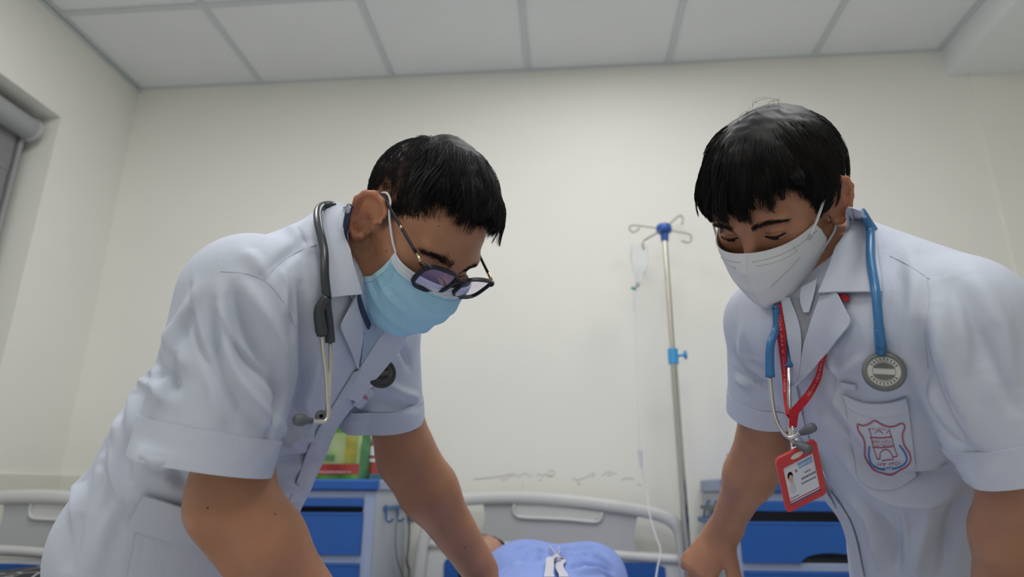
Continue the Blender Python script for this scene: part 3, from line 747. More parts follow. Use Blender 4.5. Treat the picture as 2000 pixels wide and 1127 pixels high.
def mesh_field(fn, lo, hi, h, relax=2, newton=2):
    B = 8
    lo = np.asarray(lo, float); n = np.ceil((np.asarray(hi, float) - lo) / h / B).astype(int)   # blocks
    N = n * B + 1
    D = np.empty(N, f32)
    ii = np.stack(np.meshgrid(*[np.arange(k) for k in n], indexing='ij'), -1).reshape(-1, 3)
    cen = (lo + (ii + .5) * B * h).astype(f32)
    # coarse pass in slabs so that the culling works
    dc = np.empty(len(ii), f32); S = 4
    key = (ii[:, 0] // S) * 10000 + (ii[:, 1] // S) * 100 + ii[:, 2] // S
    order = np.argsort(key, kind='stable'); ks = key[order]; cuts = np.flatnonzero(np.diff(ks)) + 1
    groups = np.split(order, cuts)
    for g in groups: dc[g] = fn(cen[g])
    rad = B * h * 0.87
    act = np.abs(dc) < rad * 1.7
    D3 = D  # fill by block
    loc = np.stack(np.meshgrid(*[np.arange(B + 1)] * 3, indexing='ij'), -1).reshape(-1, 3)
    fill = np.repeat(np.repeat(np.repeat(dc.reshape(n), B, 0), B, 1), B, 2)
    D[:-1, :-1, :-1] = fill; D[-1] = 1; D[:, -1] = 1; D[:, :, -1] = 1
    for g in groups:
        ga = g[act[g]]
        if len(ga) == 0: continue
        idx = (ii[ga][:, None, :] * B + loc[None]).reshape(-1, 3)
        P = (lo + idx * h).astype(f32)
        D[idx[:, 0], idx[:, 1], idx[:, 2]] = fn(P)
    s = D < 0
    c = s[:-1, :-1, :-1].astype(np.int8)
    acc = np.zeros(c.shape, np.int8)
    for dx in (0, 1):
        for dy in (0, 1):
            for dz in (0, 1):
                acc += s[dx:dx + c.shape[0], dy:dy + c.shape[1], dz:dz + c.shape[2]]
    cell = np.argwhere((acc > 0) & (acc < 8))
    vid = np.full(c.shape, -1, np.int32); vid[cell[:, 0], cell[:, 1], cell[:, 2]] = np.arange(len(cell))
    sumP = np.zeros((len(cell), 3)); cnt = np.zeros(len(cell))
    corners = [(0, 0, 0), (1, 0, 0), (0, 1, 0), (1, 1, 0), (0, 0, 1), (1, 0, 1), (0, 1, 1), (1, 1, 1)]
    for a in range(8):
        for b in range(a + 1, 8):
            ca, cb = np.array(corners[a]), np.array(corners[b])
            if abs(ca - cb).sum() != 1: continue
            pa, pb = cell + ca, cell + cb
            da, db = D[pa[:, 0], pa[:, 1], pa[:, 2]], D[pb[:, 0], pb[:, 1], pb[:, 2]]
            x = (da < 0) != (db < 0)
            t = da[x] / (da[x] - db[x])
            sumP[x] += pa[x] + (cb - ca) * t[:, None]; cnt[x] += 1
    V = lo + sumP / cnt[:, None] * h
    Fs = []
    for ax in range(3):
        u, v = (ax + 1) % 3, (ax + 2) % 3
        sl0 = [slice(None)] * 3; sl1 = [slice(None)] * 3; sl0[ax] = slice(0, -1); sl1[ax] = slice(1, None)
        x = s[tuple(sl0)] != s[tuple(sl1)]
        e = np.argwhere(x)
        e = e[(e[:, u] > 0) & (e[:, v] > 0) & (e[:, u] < N[u] - 1) & (e[:, v] < N[v] - 1)]
        if len(e) == 0: continue
        inside = s[e[:, 0], e[:, 1], e[:, 2]]
        q = []
        for du, dv in ((0, 0), (-1, 0), (-1, -1), (0, -1)):
            k = e.copy(); k[:, u] += du; k[:, v] += dv
            q.append(vid[k[:, 0], k[:, 1], k[:, 2]])
        q = np.stack(q, -1); q[~inside] = q[~inside][:, ::-1]
        Fs.append(q)
    Fc = np.concatenate(Fs); Fc = Fc[(Fc >= 0).all(1)]
    V = smooth_verts(V, Fc, relax)
    def evals(Q):
        out = np.empty(len(Q), f32); bk = np.floor((Q - lo) / (B * h * S)).astype(int); ky = bk[:, 0] * 10000 + bk[:, 1] * 100 + bk[:, 2]
        od = np.argsort(ky, kind='stable')
        for g in np.split(od, np.flatnonzero(np.diff(ky[od])) + 1): out[g] = fn(Q[g].astype(f32))
        return out
    for it in range(newton):
        e = h * 0.3; d0 = evals(V)
        G = np.stack([evals(V + np.eye(3)[k] * e) - d0 for k in range(3)], -1) / e
        g2 = (G * G).sum(1)
        V = V - np.clip(d0 / np.maximum(g2, .25), -h, h)[:, None] * G
    return V, Fc

def smooth_verts(V, Fc, it, lam=0.5):
    if it == 0: return V
    k = Fc.shape[1]; E = np.concatenate([Fc[:, [i, (i + 1) % k]] for i in range(k)])
    for _ in range(it):
        S = np.zeros_like(V)
        for c in range(3):
            S[:, c] = np.bincount(E[:, 0], V[E[:, 1], c], len(V)) + np.bincount(E[:, 1], V[E[:, 0], c], len(V))
        n = np.bincount(E[:, 0], minlength=len(V)) + np.bincount(E[:, 1], minlength=len(V))
        V = V + lam * (S / np.maximum(n, 1)[:, None] - V)
    return V

def vert_normals(V, Fc):
    a, b, c, d = (V[Fc[:, i]] for i in range(4)); n = np.cross(c - a, d - b); N = np.zeros_like(V)
    for i in range(4):
        for k in range(3): N[:, k] += np.bincount(Fc[:, i], n[:, k], len(V))
    return N / np.maximum(np.linalg.norm(N, axis=1, keepdims=True), 1e-12)

class Surf:
    """a meshed surface that pixels can be dropped onto"""
    def __init__(s, V, Fc):
        s.V, s.F = V, Fc; s.bvh = BVHTree.FromPolygons(np.asarray(V, float).tolist(), np.asarray(Fc).tolist())
    def hit(s, px, py):
        d = Vector(ray_dir(px, py)).normalized()
        h = s.bvh.ray_cast(Vector(CAM), d)
        if h[0] is None: return None
        return np.array(h[0]), np.array(h[1])
    def drape(s, pts, off=0.0):
        """photo pixels -> points on the surface, lifted by off along the surface normal (towards the viewer side)"""
        pts = np.asarray(pts, float); res = [s.hit(*p) for p in pts]
        dep = [None if r is None else (r[0] - CAM) @ FW for r in res]
        good = [i for i, r in enumerate(res) if r is not None]; out = []
        offs = np.full(len(pts), off) if np.isscalar(off) else np.asarray(off, float)
        for i, r in enumerate(res):
            if r is None:
                j = min(good, key=lambda q: abs(q - i)) if good else None
                r0 = at(pts[i][0], pts[i][1], dep[j] if j is not None else 0.9)
                out.append(r0 + offs[i] * unit(CAM - r0))
            else:
                nrm = r[1]
                if nrm @ (CAM - r[0]) < 0: nrm = -nrm
                nrm = unit(nrm + 0.6 * unit(CAM - r[0]))
                out.append(r[0] + offs[i] * nrm)
        return np.array(out)

def poly(pts, n):
    """straight-edged polyline, corners kept"""
    P = np.asarray(pts, float); s = np.concatenate([[0], np.cumsum(np.linalg.norm(np.diff(P, axis=0), axis=1))]); u = np.linspace(0, s[-1], n)
    for k in s[1:-1]: u[np.argmin(abs(u - k))] = k
    return np.stack([np.interp(u, s, P[:, k]) for k in range(2)], -1)

def obj_surf(o):
    """the surface of a built mesh object, for dropping print or thread onto it"""
    base = np.zeros(3); q = o.parent
    while q is not None: base += np.array(q.location); q = q.parent
    return Surf(np.array([v.co[:] for v in o.data.vertices]) + base, np.array([p.vertices[:] for p in o.data.polygons]))

def coons(e0, e1, n, m, lin=False):
    """pixel grid between two edge polylines"""
    f = poly if lin else spline
    A, B = f(e0, m), f(e1, m); t = np.linspace(0, 1, n)[:, None, None]
    return A[None] * (1 - t) + B[None] * t

def relax_grid(P, it=2):
    for _ in range(it):
        Q = P.copy()
        Q[1:-1, 1:-1] = .5 * P[1:-1, 1:-1] + .125 * (P[:-2, 1:-1] + P[2:, 1:-1] + P[1:-1, :-2] + P[1:-1, 2:])
        Q[1:-1, 0] = .5 * P[1:-1, 0] + .25 * (P[:-2, 0] + P[2:, 0]); Q[1:-1, -1] = .5 * P[1:-1, -1] + .25 * (P[:-2, -1] + P[2:, -1])
        Q[0, 1:-1] = .5 * P[0, 1:-1] + .25 * (P[0, :-2] + P[0, 2:]); Q[-1, 1:-1] = .5 * P[-1, 1:-1] + .25 * (P[-1, :-2] + P[-1, 2:])
        P = Q
    return P

def patch(name, surf, e0, e1, off, thick, m, parent, n=14, k=14, offs=None, relax=2, lin=False):
    px = coons(e0, e1, n, k, lin); sh = px.shape[:2]
    if offs is None: o = np.full(sh, off)
    else:
        t = np.linspace(0, 1, sh[0])[:, None]; s_ = np.linspace(0, 1, sh[1])[None]
        o = offs(t, s_) + np.zeros(sh)
    P = surf.drape(px.reshape(-1, 2), o.ravel()).reshape(*sh, 3)
    return sheet(name, relax_grid(P, relax), thick, m, parent)

def seam(name, surf, pts, r, m, parent, off=0.0):
    P = surf.drape(spline(pts, max(12, len(pts) * 6)), off)
    for _ in range(2): P[1:-1] = .5 * P[1:-1] + .25 * (P[:-2] + P[2:])
    return MB().tube(P, r, 6).build(name, m, parent, smooth=True)

def fold(V, N, surf, lines):
    """raise / sink folds along photo polylines that are first dropped onto the surface: (points, width m, height m)"""
    disp = np.zeros(len(V))
    for pts, w, amp in lines:
        w, amp = w * .76, amp * 1.75
        px = spline(pts, 26); L = surf.drape(px, 0.0)
        t = np.linspace(0, 1, len(L)); tap = np.sin(np.pi * np.clip(t * .94 + .03, 0, 1)) ** 0.6
        lo, hi = L.min(0) - 3 * w, L.max(0) + 3 * w
        sel = np.flatnonzero(((V > lo) & (V < hi)).all(1))
        if len(sel) == 0: continue
        Q = V[sel]; best = np.full(len(sel), 1e9); bt = np.zeros(len(sel))
        for i in range(len(L) - 1):
            a, ba = L[i], L[i + 1] - L[i]; pa = Q - a; h = np.clip(pa @ ba / max(ba @ ba, 1e-12), 0, 1)
            d = ((pa - h[:, None] * ba) ** 2).sum(1); u = d < best
            best[u] = d[u]; bt[u] = ((1 - h) * tap[i] + h * tap[i + 1])[u]
        disp[sel] += amp * bt * np.exp(-best / (w * w))
    return V + N * disp[:, None]

def wob(V, amp, freq, seed):
    """gentle cloth unevenness: a few random plane waves"""
    r = np.random.default_rng(seed); d = np.zeros(len(V))
    for _ in range(7):
        k = r.normal(size=3); k *= freq * r.uniform(.5, 1.6) / np.linalg.norm(k); d += np.sin(V @ k + r.uniform(0, 6.28) + 1.2 * np.sin(V @ (k[[1, 2, 0]] * .6)))
    return amp * d / 3

# ------------------------------------------------------------------ heads
M_SKIN = mat('skin', (0.38, 0.182, 0.104), 0.48, 0.4, noise=0.09, scale=26, sss=0.12, bump=0.10, bscale=420)
M_SKIN_PATIENT = mat('patient_skin', (0.40, 0.22, 0.15), 0.5, 0.4, noise=0.08, scale=30, sss=0.1)
M_HAIR = mat('black_hair', (0.0085, 0.0082, 0.0088), 0.55, 0.14)
M_HAIR2 = mat('black_brown_hair', (0.010, 0.0088, 0.0085), 0.52, 0.17)
M_COAT = mat('white_coat_cotton', (0.535, 0.575, 0.665), 0.85, 0.2, bump=0.10, bscale=900)
def crease_bump(m, scale, strength, dist):
    """fine crumple of worn cotton: stretched noise as relief only"""
    nt = m.node_tree; b = nt.nodes['Principled BSDF']; prev = b.inputs['Normal'].links[0].from_socket
    tc = nt.nodes.new('ShaderNodeTexCoord'); mp = nt.nodes.new('ShaderNodeMapping'); mp.inputs['Rotation'].default_value = (.4, .5, .3); mp.inputs['Scale'].default_value = (scale, scale * .8, scale * .35)
    n = nt.nodes.new('ShaderNodeTexNoise'); n.inputs['Scale'].default_value = 1.0; n.inputs['Detail'].default_value = 2.5; n.inputs['Distortion'].default_value = 1.1
    bp = nt.nodes.new('ShaderNodeBump'); bp.inputs['Strength'].default_value = strength; bp.inputs['Distance'].default_value = dist
    nt.links.new(tc.outputs['Object'], mp.inputs[0]); nt.links.new(mp.outputs[0], n.inputs['Vector']); nt.links.new(n.outputs['Fac'], bp.inputs['Height'])
    nt.links.new(prev, bp.inputs['Normal']); nt.links.new(bp.outputs['Normal'], b.inputs['Normal'])
crease_bump(M_COAT, 34, .26, .006)
M_EYE = mat('eye_white', (0.5, 0.47, 0.45), 0.2, 0.5)
M_IRIS = mat('dark_iris', (0.015, 0.01, 0.008), 0.1, 0.5)

def rot_vec(v):
    v = np.asarray(v, float); t = np.linalg.norm(v); k = v / t
    K = np.array([[0, -k[2], k[1]], [k[2], 0, -k[0]], [-k[1], k[0], 0]])
    return np.eye(3) + math.sin(t) * K + (1 - math.cos(t)) * K @ K

EAR = [(.008, .004), (.015, .014), (.012, .026), (.000, .034), (-.013, .033), (-.022, .024), (-.025, .010), (-.021, -.004), (-.015, -.016), (-.008, -.026), (.002, -.029), (.008, -.022)]
def ear_x(y): return .0735 + max(0.0, .012 - y) * .52
def head_sdf(L):
    """L: points in head space, x = person's right, y = forward, z = up; origin between the ears"""
    A = L.copy(); A[:, 0] = np.abs(A[:, 0])
    d = s_ell(A, (0, -.012, .046), (.0765, .099, .081))
    d = smin(d, s_ell(A, (0, .030, .000), (.066, .062, .075)), .03)            # face mass
    d = smin(d, s_ell(A, (0, .046, -.052), (.047, .042, .045)), .03)           # lower face
    d = smin(d, s_caps(A, (.050, .004, -.050), (.016, .068, -.088), .016, .015), .022)   # jaw line
    d = smin(d, s_sph(A, (0, .078, -.088), .017), .02)                          # chin
    d = smin(d, s_ell(A, (.046, .056, -.004), (.020, .022, .015)), .02)         # cheek bone
    d = smin(d, s_caps(A, (.012, .087, .037), (.046, .074, .038), .0085, .0075), .016)   # brow
    d = smax(d, -s_ell(A, (.033, .098, .020), (.017, .016, .0115)), .014)        # eye socket
    d = smin(d, s_ell(A, (.032, .0735, .0185), (.0155, .0135, .0125)), .004)     # lids over the eyeball
    d = smin(d, s_caps(A, (0, .090, .022), (0, .112, -.018), .0065, .010), .014)   # nose
    d = smin(d, s_ell(A, (.012, .101, -.021), (.0085, .011, .008)), .008)
    d = smin(d, s_caps(A, (0, .092, -.048), (.018, .082, -.050), .0075, .004), .008)   # lips
    d = smin(d, s_caps(A, (0, .088, -.060), (.014, .082, -.057), .0075, .004), .008)
    e = np.full(len(A), .2, f32)
    for (y0, z0), (y1, z1) in zip(EAR[:-1], EAR[1:]):
        e = smin(e, s_caps(A, (ear_x(y0) + .0045, y0, z0), (ear_x(y1) + .0045, y1, z1), .0036, .0036), .003)
    Rz = np.array([[.887, .461, 0], [.461, -.887, 0], [0, 0, 1.]])
    e = smin(e, s_ell(A, (.0788, -.005, .004), (.0036, .021, .030), Rz), .005)
    e = smin(e, s_ell(A, (.0822, -.0070, .016), (.0034, .0230, .0185), Rz), .004)
    e = smin(e, s_ell(A, (.0755, .000, -.024), (.0050, .0085, .0090)), .006)      # lobe
    e = smin(e, s_caps(A, (.0875, -.0135, .014), (.0865, -.0120, -.012), .0032, .0032), .005)   # antihelix
    e = smax(e, -s_ell(A, (.0895, .001, -.004), (.0125, .0100, .0135)), .003)        # concha
    e = smax(e, -s_ell(A, (.0945, -.003, .0215), (.0100, .0095, .0065)), .003)
    e = smin(e, s_ell(A, (.0745, .0095, -.002), (.006, .004, .006)), .004)           # tragus
    return smin(d, e, .006)

HL_AZ = [0, 20, 36, 50, 60, 68, 73, 79, 83, 88, 100, 110, 118, 130, 150, 180]
HL_Z = [.093, .092, .084, .066, .045, .020, -.010, -.012, .012, .036, .042, .036, .010, -.020, -.045, -.055]
HC = np.array([0, -.012, .046]); HR = np.array([.0775, .1, .082])
def scalp(dirs): return 1.0 / np.sqrt(((dirs / HR) ** 2).sum(1))
def on_hair(p):
    az = np.degrees(np.arctan2(np.abs(p[:, 0]), p[:, 1])); return p[:, 2] - np.interp(az, HL_AZ, HL_Z)

def strands_mesh(P, rad):
    """P (S, n, 3) strand points, rad (S, n): thin three-sided tubes"""
    S, n = P.shape[:2]
    T = np.gradient(P, axis=1); T /= np.maximum(np.linalg.norm(T, axis=2, keepdims=True), 1e-9)
    C = P - P.mean((0, 1)); A = np.cross(T, C); A /= np.maximum(np.linalg.norm(A, axis=2, keepdims=True), 1e-9); B = np.cross(T, A)
    V = np.stack([P + rad[..., None] * (math.cos(t) * A + math.sin(t) * B) for t in (0, 2.0944, 4.1888)], 2).reshape(-1, 3)
    base = (np.arange(S)[:, None] * n + np.arange(n - 1)[None]) * 3; base = base.reshape(-1)
    Fs = [np.stack([base + a, base + (a + 1) % 3, base + 3 + (a + 1) % 3, base + 3 + a], -1) for a in range(3)]
    return V, np.concatenate(Fs)

def smooth01(x, a, b):
    t = np.clip((x - a) / (b - a), 0, 1); return t * t * (3 - 2 * t)

# ------------------------------------------------------------------ building a person
H_BODY, H_COAT = 0.0030, 0.0031

def arm_field(F, sh, el, wr, r=(.050, .045, .029), flat=None):
    sh, el, wr = (np.asarray(k, float) for k in (sh, el, wr))
    F.add(lambda P: s_caps(P, sh, el, r[0], r[1]), (sh + el) / 2, np.linalg.norm(sh - el) / 2 + .06, .03)
    m1 = el + (wr - el) * .28
    F.add(lambda P: smin(s_caps(P, el, m1, r[1] * .96, r[1] * 1.0), s_caps(P, m1, wr, r[1] * 1.0, r[2]), .03), (el + wr) / 2, np.linalg.norm(wr - el) / 2 + .06, .03)

def hand_field(F, wr, dirv, palm_n, side, curl=.5, s=1.0):
    """five-fingered hand. dirv: wrist -> knuckles, palm_n: out of the palm, side: +1 if the thumb lies along cross(dirv, palm_n)"""
    d = unit(dirv); n = unit(np.asarray(palm_n) - d * np.dot(palm_n, d)); w = np.cross(d, n) * side
    K = wr + d * .088 * s
    prims = [lambda P, a=wr - d * .02, b=wr + d * .085 * s: s_ecaps(P, a, b, (.028 * s, .019 * s), (.038 * s, .014 * s), w)]
    for i, (o, ln, rr) in enumerate(((.030, .070, .0090), (.010, .080, .0093), (-.010, .074, .0090), (-.029, .058, .0080))):
        p = wr + d * (.086 - .006 * abs(i - 1)) * s + w * o * s; a = 0.25 + curl * .5
        for j, f in enumerate((.45, .32, .23)):
            v = d * math.cos(a) + n * math.sin(a) + w * (.05 * (1.5 - i))
            q = p + unit(v) * ln * f * s
            prims.append(lambda P, p=p, q=q, r0=rr * s * (1 - .07 * j), r1=rr * s * (.95 - .09 * j): s_caps(P, p, q, r0, r1)); p = q; a += curl * 1.1
    p = wr + d * .022 * s + w * .026 * s; a = .5
    for j, f in enumerate((.045, .035, .028)):
        v = d * math.cos(a) * .9 + w * (.75 - .35 * j) + n * (.35 + .3 * j)
        q = p + unit(v) * f * s; r0 = (.0150, .0112, .0100)[j] * s
        prims.append(lambda P, p=p, q=q, r0=r0, r1=r0 * .88: s_caps(P, p, q, r0, r1)); p = q
    def fn(P):
        d_ = prims[0](P)
        for i, f in enumerate(prims[1:]): d_ = smin(d_, f(P), .006)
        return d_
    F.add(fn, wr + d * .08 * s, .17, .02)

def torso_field(F, st, lat, grow, k=.05):
    """st: (centre, lateral radius, front-back radius)"""
    for (c0, l0, a0), (c1, l1, a1) in zip(st[:-1], st[1:]):
        c0, c1 = np.asarray(c0, float), np.asarray(c1, float)
        F.add(lambda P, c0=c0, c1=c1, r0=(l0 + grow, a0 + grow), r1=(l1 + grow, a1 + grow): s_ecaps(P, c0, c1, r0, r1, lat), (c0 + c1) / 2, np.linalg.norm(c1 - c0) / 2 + max(l0, l1, a0, a1) + grow, k)

def sleeve_field(F, sh, hem, rs, rh, u, length=.09):
    """open-ended sleeve: elliptic cone cut at the hem, hollow towards the hem"""
    sh, hem = np.asarray(sh, float), np.asarray(hem, float); ax = unit(hem - sh); L = np.linalg.norm(hem - sh)
    beyond = sh + ax * (L + .06); k = (L + .06) / L
    re = tuple(rs[i] + (rh[i] - rs[i]) * k for i in range(2))
    def fn(P): return smax(s_ecaps(P, sh, beyond, rs, re, u), ((P - hem.astype(f32)) @ ax.astype(f32)), .003)
    F.add(fn, (sh + hem) / 2, L / 2 + max(rs + rh) + .03, .018)
    a = sh + ax * (L - length)
    ra = tuple(rs[i] + (rh[i] - rs[i]) * (1 - length / L) - .0095 for i in range(2)); rb = tuple(x - .0095 for x in re)
    def cut(P, d):
        c = (P.min(0) + P.max(0)) / 2
        if np.linalg.norm(c - hem) > .35 + np.linalg.norm(P.max(0) - P.min(0)) / 2: return d
        return np.maximum(d, -s_ecaps(P, a, beyond + ax * .05, ra, rb, u))
    F.cut.append(cut)

def hem_band(name, surf, sh, hem, u, m, parent, width=.040, over=.004):
    """turned-up sleeve hem: a thin band that wraps the sleeve and ends in a crisp edge"""
    sh, hem = np.asarray(sh, float), np.asarray(hem, float); ax = unit(hem - sh); u = unit(u - ax * (u @ ax)); v = np.cross(ax, u)
    A = np.linspace(0, 2 * math.pi, 73); rows = []
    for s_ in np.linspace(-width, -.007, 8):
        row = []
        for a in A[:-1]:
            d = math.cos(a) * u + math.sin(a) * v; o = hem + ax * s_ + d * .16
            h = surf.bvh.ray_cast(Vector(o), Vector(-d), .15)
            row.append(.16 - (h[3] if h[0] is not None else .09))
        row = np.array(row); med = np.median(row); row = np.clip(row, med * .72, med * 1.28)
        for _ in range(3): row = .5 * row + .25 * (np.roll(row, 1) + np.roll(row, -1))
        rows.append(row)
    rows.append(rows[-1].copy()); rows = np.array(rows); st = list(np.linspace(-width, -.007, 8)) + [over]
    rows = np.concatenate([rows, rows[:, :1]], 1) + .0011
    P = np.array([[hem + ax * s_ + rr * (math.cos(a) * u + math.sin(a) * v) for a, rr in zip(A, row)] for s_, row in zip(st, rows)])
    return sheet(name, P, .0016, m, parent)

def bounds(pts, pad):
    P = np.array(pts); return P.min(0) - pad, P.max(0) + pad

def to_world(L, R, O): return np.asarray(L) @ R.T + O

def add_color(ob, vals, name='tint'):
    a = ob.data.color_attributes.new(name, 'FLOAT_COLOR', 'POINT')
    c = np.ones((len(vals), 4), np.float32); c[:, :3] = vals; a.data.foreach_set('color', c.ravel())

def skin_material(name, base):
    m = mat(name, base, 0.46, 0.4, noise=0.08, scale=26, sss=0.12, bump=0.10, bscale=420)
    nt = m.node_tree; b = nt.nodes['Principled BSDF']; src = b.inputs['Base Color'].links[0].from_socket
    at_ = nt.nodes.new('ShaderNodeAttribute'); at_.attribute_name = 'tint'
    mu = nt.nodes.new('ShaderNodeMix'); mu.data_type = 'RGBA'; mu.blend_type = 'MULTIPLY'; mu.inputs[0].default_value = 1.0
    nt.links.new(src, mu.inputs[6]); nt.links.new(at_.outputs['Color'], mu.inputs[7]); nt.links.new(mu.outputs[2], b.inputs['Base Color'])
    return m

def make_hair(root, R, O, style, m, seed):
    r = np.random.default_rng(seed); S = style['n']
    pole = unit(style['pole']); e1 = unit(np.cross(pole, (1, 0, 0.01))); e1 = unit(np.cross(pole, np.cross((0, 1, 0), pole))); e1 = unit(np.array([0, 1, 0]) - pole * pole[1]); e2 = np.cross(pole, e1)
    # roots
    d = r.normal(size=(S * 3, 3)); d /= np.linalg.norm(d, axis=1, keepdims=True)
    p = HC + d * scalp(d)[:, None]; inside = on_hair(p) > r.uniform(-.004, .004, len(p))
    if style.get('fade'): inside &= r.uniform(0, 1, len(p)) < np.maximum(smooth01(on_hair(p), -.004, .022) * .75 + .25, style['top'](d))
    d = d[inside][:S]; S = len(d)
    top = style['top'](d)                     # 0 sides .. 1 top
    n = style.get('pts', 8); t = np.linspace(0, 1, n)
    th0 = np.arccos(np.clip(d @ pole, -1, 1)); ph0 = np.arctan2(d @ e2, d @ e1)
    L = style['length'](d, top, r); hgt = style['height'](d, top, r)
    for _ in range(2 if 'limit' in style else 1):
        dth = L / .088
        th = th0[:, None] + dth[:, None] * t; ph = ph0[:, None] + style['drift'](d, top)[:, None] * dth[:, None] * t
        dirs = np.cos(th)[..., None] * pole + np.sin(th)[..., None] * (np.cos(ph)[..., None] * e1 + np.sin(ph)[..., None] * e2)
        if 'limit' in style:
            q = HC + dirs * scalp(dirs.reshape(-1, 3)).reshape(S, n)[..., None]
            bad = q[..., 2] < style['limit'](q) + r.normal(0, .004, S)[:, None]
            first = np.where(bad.any(1), np.maximum(bad.argmax(1), 1), n - 1) / (n - 1)
            L = np.maximum(L * first, .008)
    dth = L / .088
    th = th0[:, None] + dth[:, None] * t; ph = ph0[:, None] + style['drift'](d, top)[:, None] * dth[:, None] * t + r.normal(0, style.get('mess', .05), S)[:, None] * dth[:, None] * t
    dirs = np.cos(th)[..., None] * pole + np.sin(th)[..., None] * (np.cos(ph)[..., None] * e1 + np.sin(ph)[..., None] * e2)
    rs = scalp(dirs.reshape(-1, 3)).reshape(S, n)
    prof = style['profile'](t)
    P = HC + dirs * (rs + hgt[:, None] * prof)[..., None] + r.normal(0, style.get('jit', .0006), (S, n, 3)) * t[:, None]
    if 'clump' in style:
        K, cs = style['clump']; gi = r.choice(S, K, replace=False); dd = ((d[:, None, :] - d[gi][None]) ** 2).sum(2); near_g = gi[dd.argmin(1)]
        lat_off = r.normal(0, style.get('clump_jit', .004), (K, 3)); gmap = {g: k for k, g in enumerate(gi)}; lo_ = lat_off[[gmap[g] for g in near_g]]
        wgt = (cs * t ** 1.2)[None, :, None] * np.maximum(top, .25)[:, None, None]
        root_d = P[:, :1] - P[near_g][:, :1]
        P = P * (1 - wgt) + (P[near_g] + root_d * .25) * wgt + lo_[:, None] * (t ** 2)[None, :, None] * top[:, None, None]
        # never below the scalp
        q = P - HC; rq = np.linalg.norm(q, axis=2, keepdims=True); mn = (scalp((q / rq).reshape(-1, 3)).reshape(S, n) + .0012)[..., None]
        P = HC + q / rq * np.maximum(rq, mn)
    if 'post' in style: P = style['post'](P, d, top, t, r)
    rad = style['rad'] * ((.72 + .28 * top)[:, None] if style.get('fade') else 1.0) * (1 - .72 * t ** 1.5)[None] * r.uniform(.7, 1.25, S)[:, None]
    V, Fc = strands_mesh(to_world(P.reshape(-1, 3), R, O).reshape(P.shape), rad)
    # dark under-layer that follows the scalp where the hair is thick
    nt_, npn = 60, 90
    T, PH = np.meshgrid(np.linspace(0, math.radians(style['cap_deg']), nt_), np.linspace(0, 2 * math.pi, npn), indexing='ij')
    cd = (np.cos(T)[..., None] * pole + np.sin(T)[..., None] * (np.cos(PH)[..., None] * e1 + np.sin(PH)[..., None] * e2)).reshape(-1, 3)
    q = HC + cd * scalp(cd)[:, None]
    a = smooth01(on_hair(q), .000, style.get('cap_edge', .02)); w = style['top'](cd)
    hh = style['cap'](cd, w) * a - .003 * (1 - a)
    q = HC + cd * (scalp(cd) + hh)[:, None] + wob(cd, .0008, 30, 3)[:, None] * cd
    idx = np.arange(nt_ * npn).reshape(nt_, npn)
    Fq = np.stack([idx[:-1, :-1], idx[1:, :-1], idx[1:, 1:], idx[:-1, 1:]], -1).reshape(-1, 4)
    V2 = to_world(q, R, O)
    ob = pydata('hair', np.concatenate([V, V2]), np.concatenate([Fc, Fq + len(V)]), m, root)
    return ob

def make_brow(root, R, O, side, m, seed, z0=.037, arch=.006, thick=.0045):
    r = np.random.default_rng(seed); S = 300; u = r.uniform(0, 1, S); w = r.normal(0, 1, S) * thick * (1 - .55 * u) * .55
    x = .012 + .042 * u; z = z0 + arch * np.sin(np.pi * np.clip(u * .85 + .1, 0, 1)) + w - .002 * u
    y = np.interp(x, [.012, .024, .036, .046, .054], [.0955, .0925, .0865, .0795, .070]) + .0008
    for _ in range(12): y = y - .8 * np.clip(head_sdf(np.stack([x, y, z], -1).astype(f32)) - .0006, -.004, .004)
    base = np.stack([x * side, y, z], -1); n = 4; t = np.linspace(0, 1, n)
    ln = .0075 * r.uniform(.6, 1.1, S)
    dv = np.stack([np.full(S, .85) * side, -.10 - .75 * u, .35 - .6 * u + r.normal(0, .15, S)], -1); dv /= np.linalg.norm(dv, axis=1, keepdims=True)
    P = base[:, None] + dv[:, None] * (ln[:, None] * t)[..., None] + np.array([0, .0012, 0]) * np.sin(np.pi * t)[:, None]
    V, Fc = strands_mesh(to_world(P.reshape(-1, 3), R, O).reshape(P.shape), .00028 * (1 - .6 * t)[None] * np.ones((S, 1)))
    return pydata('eyebrow', V, Fc, m, root)

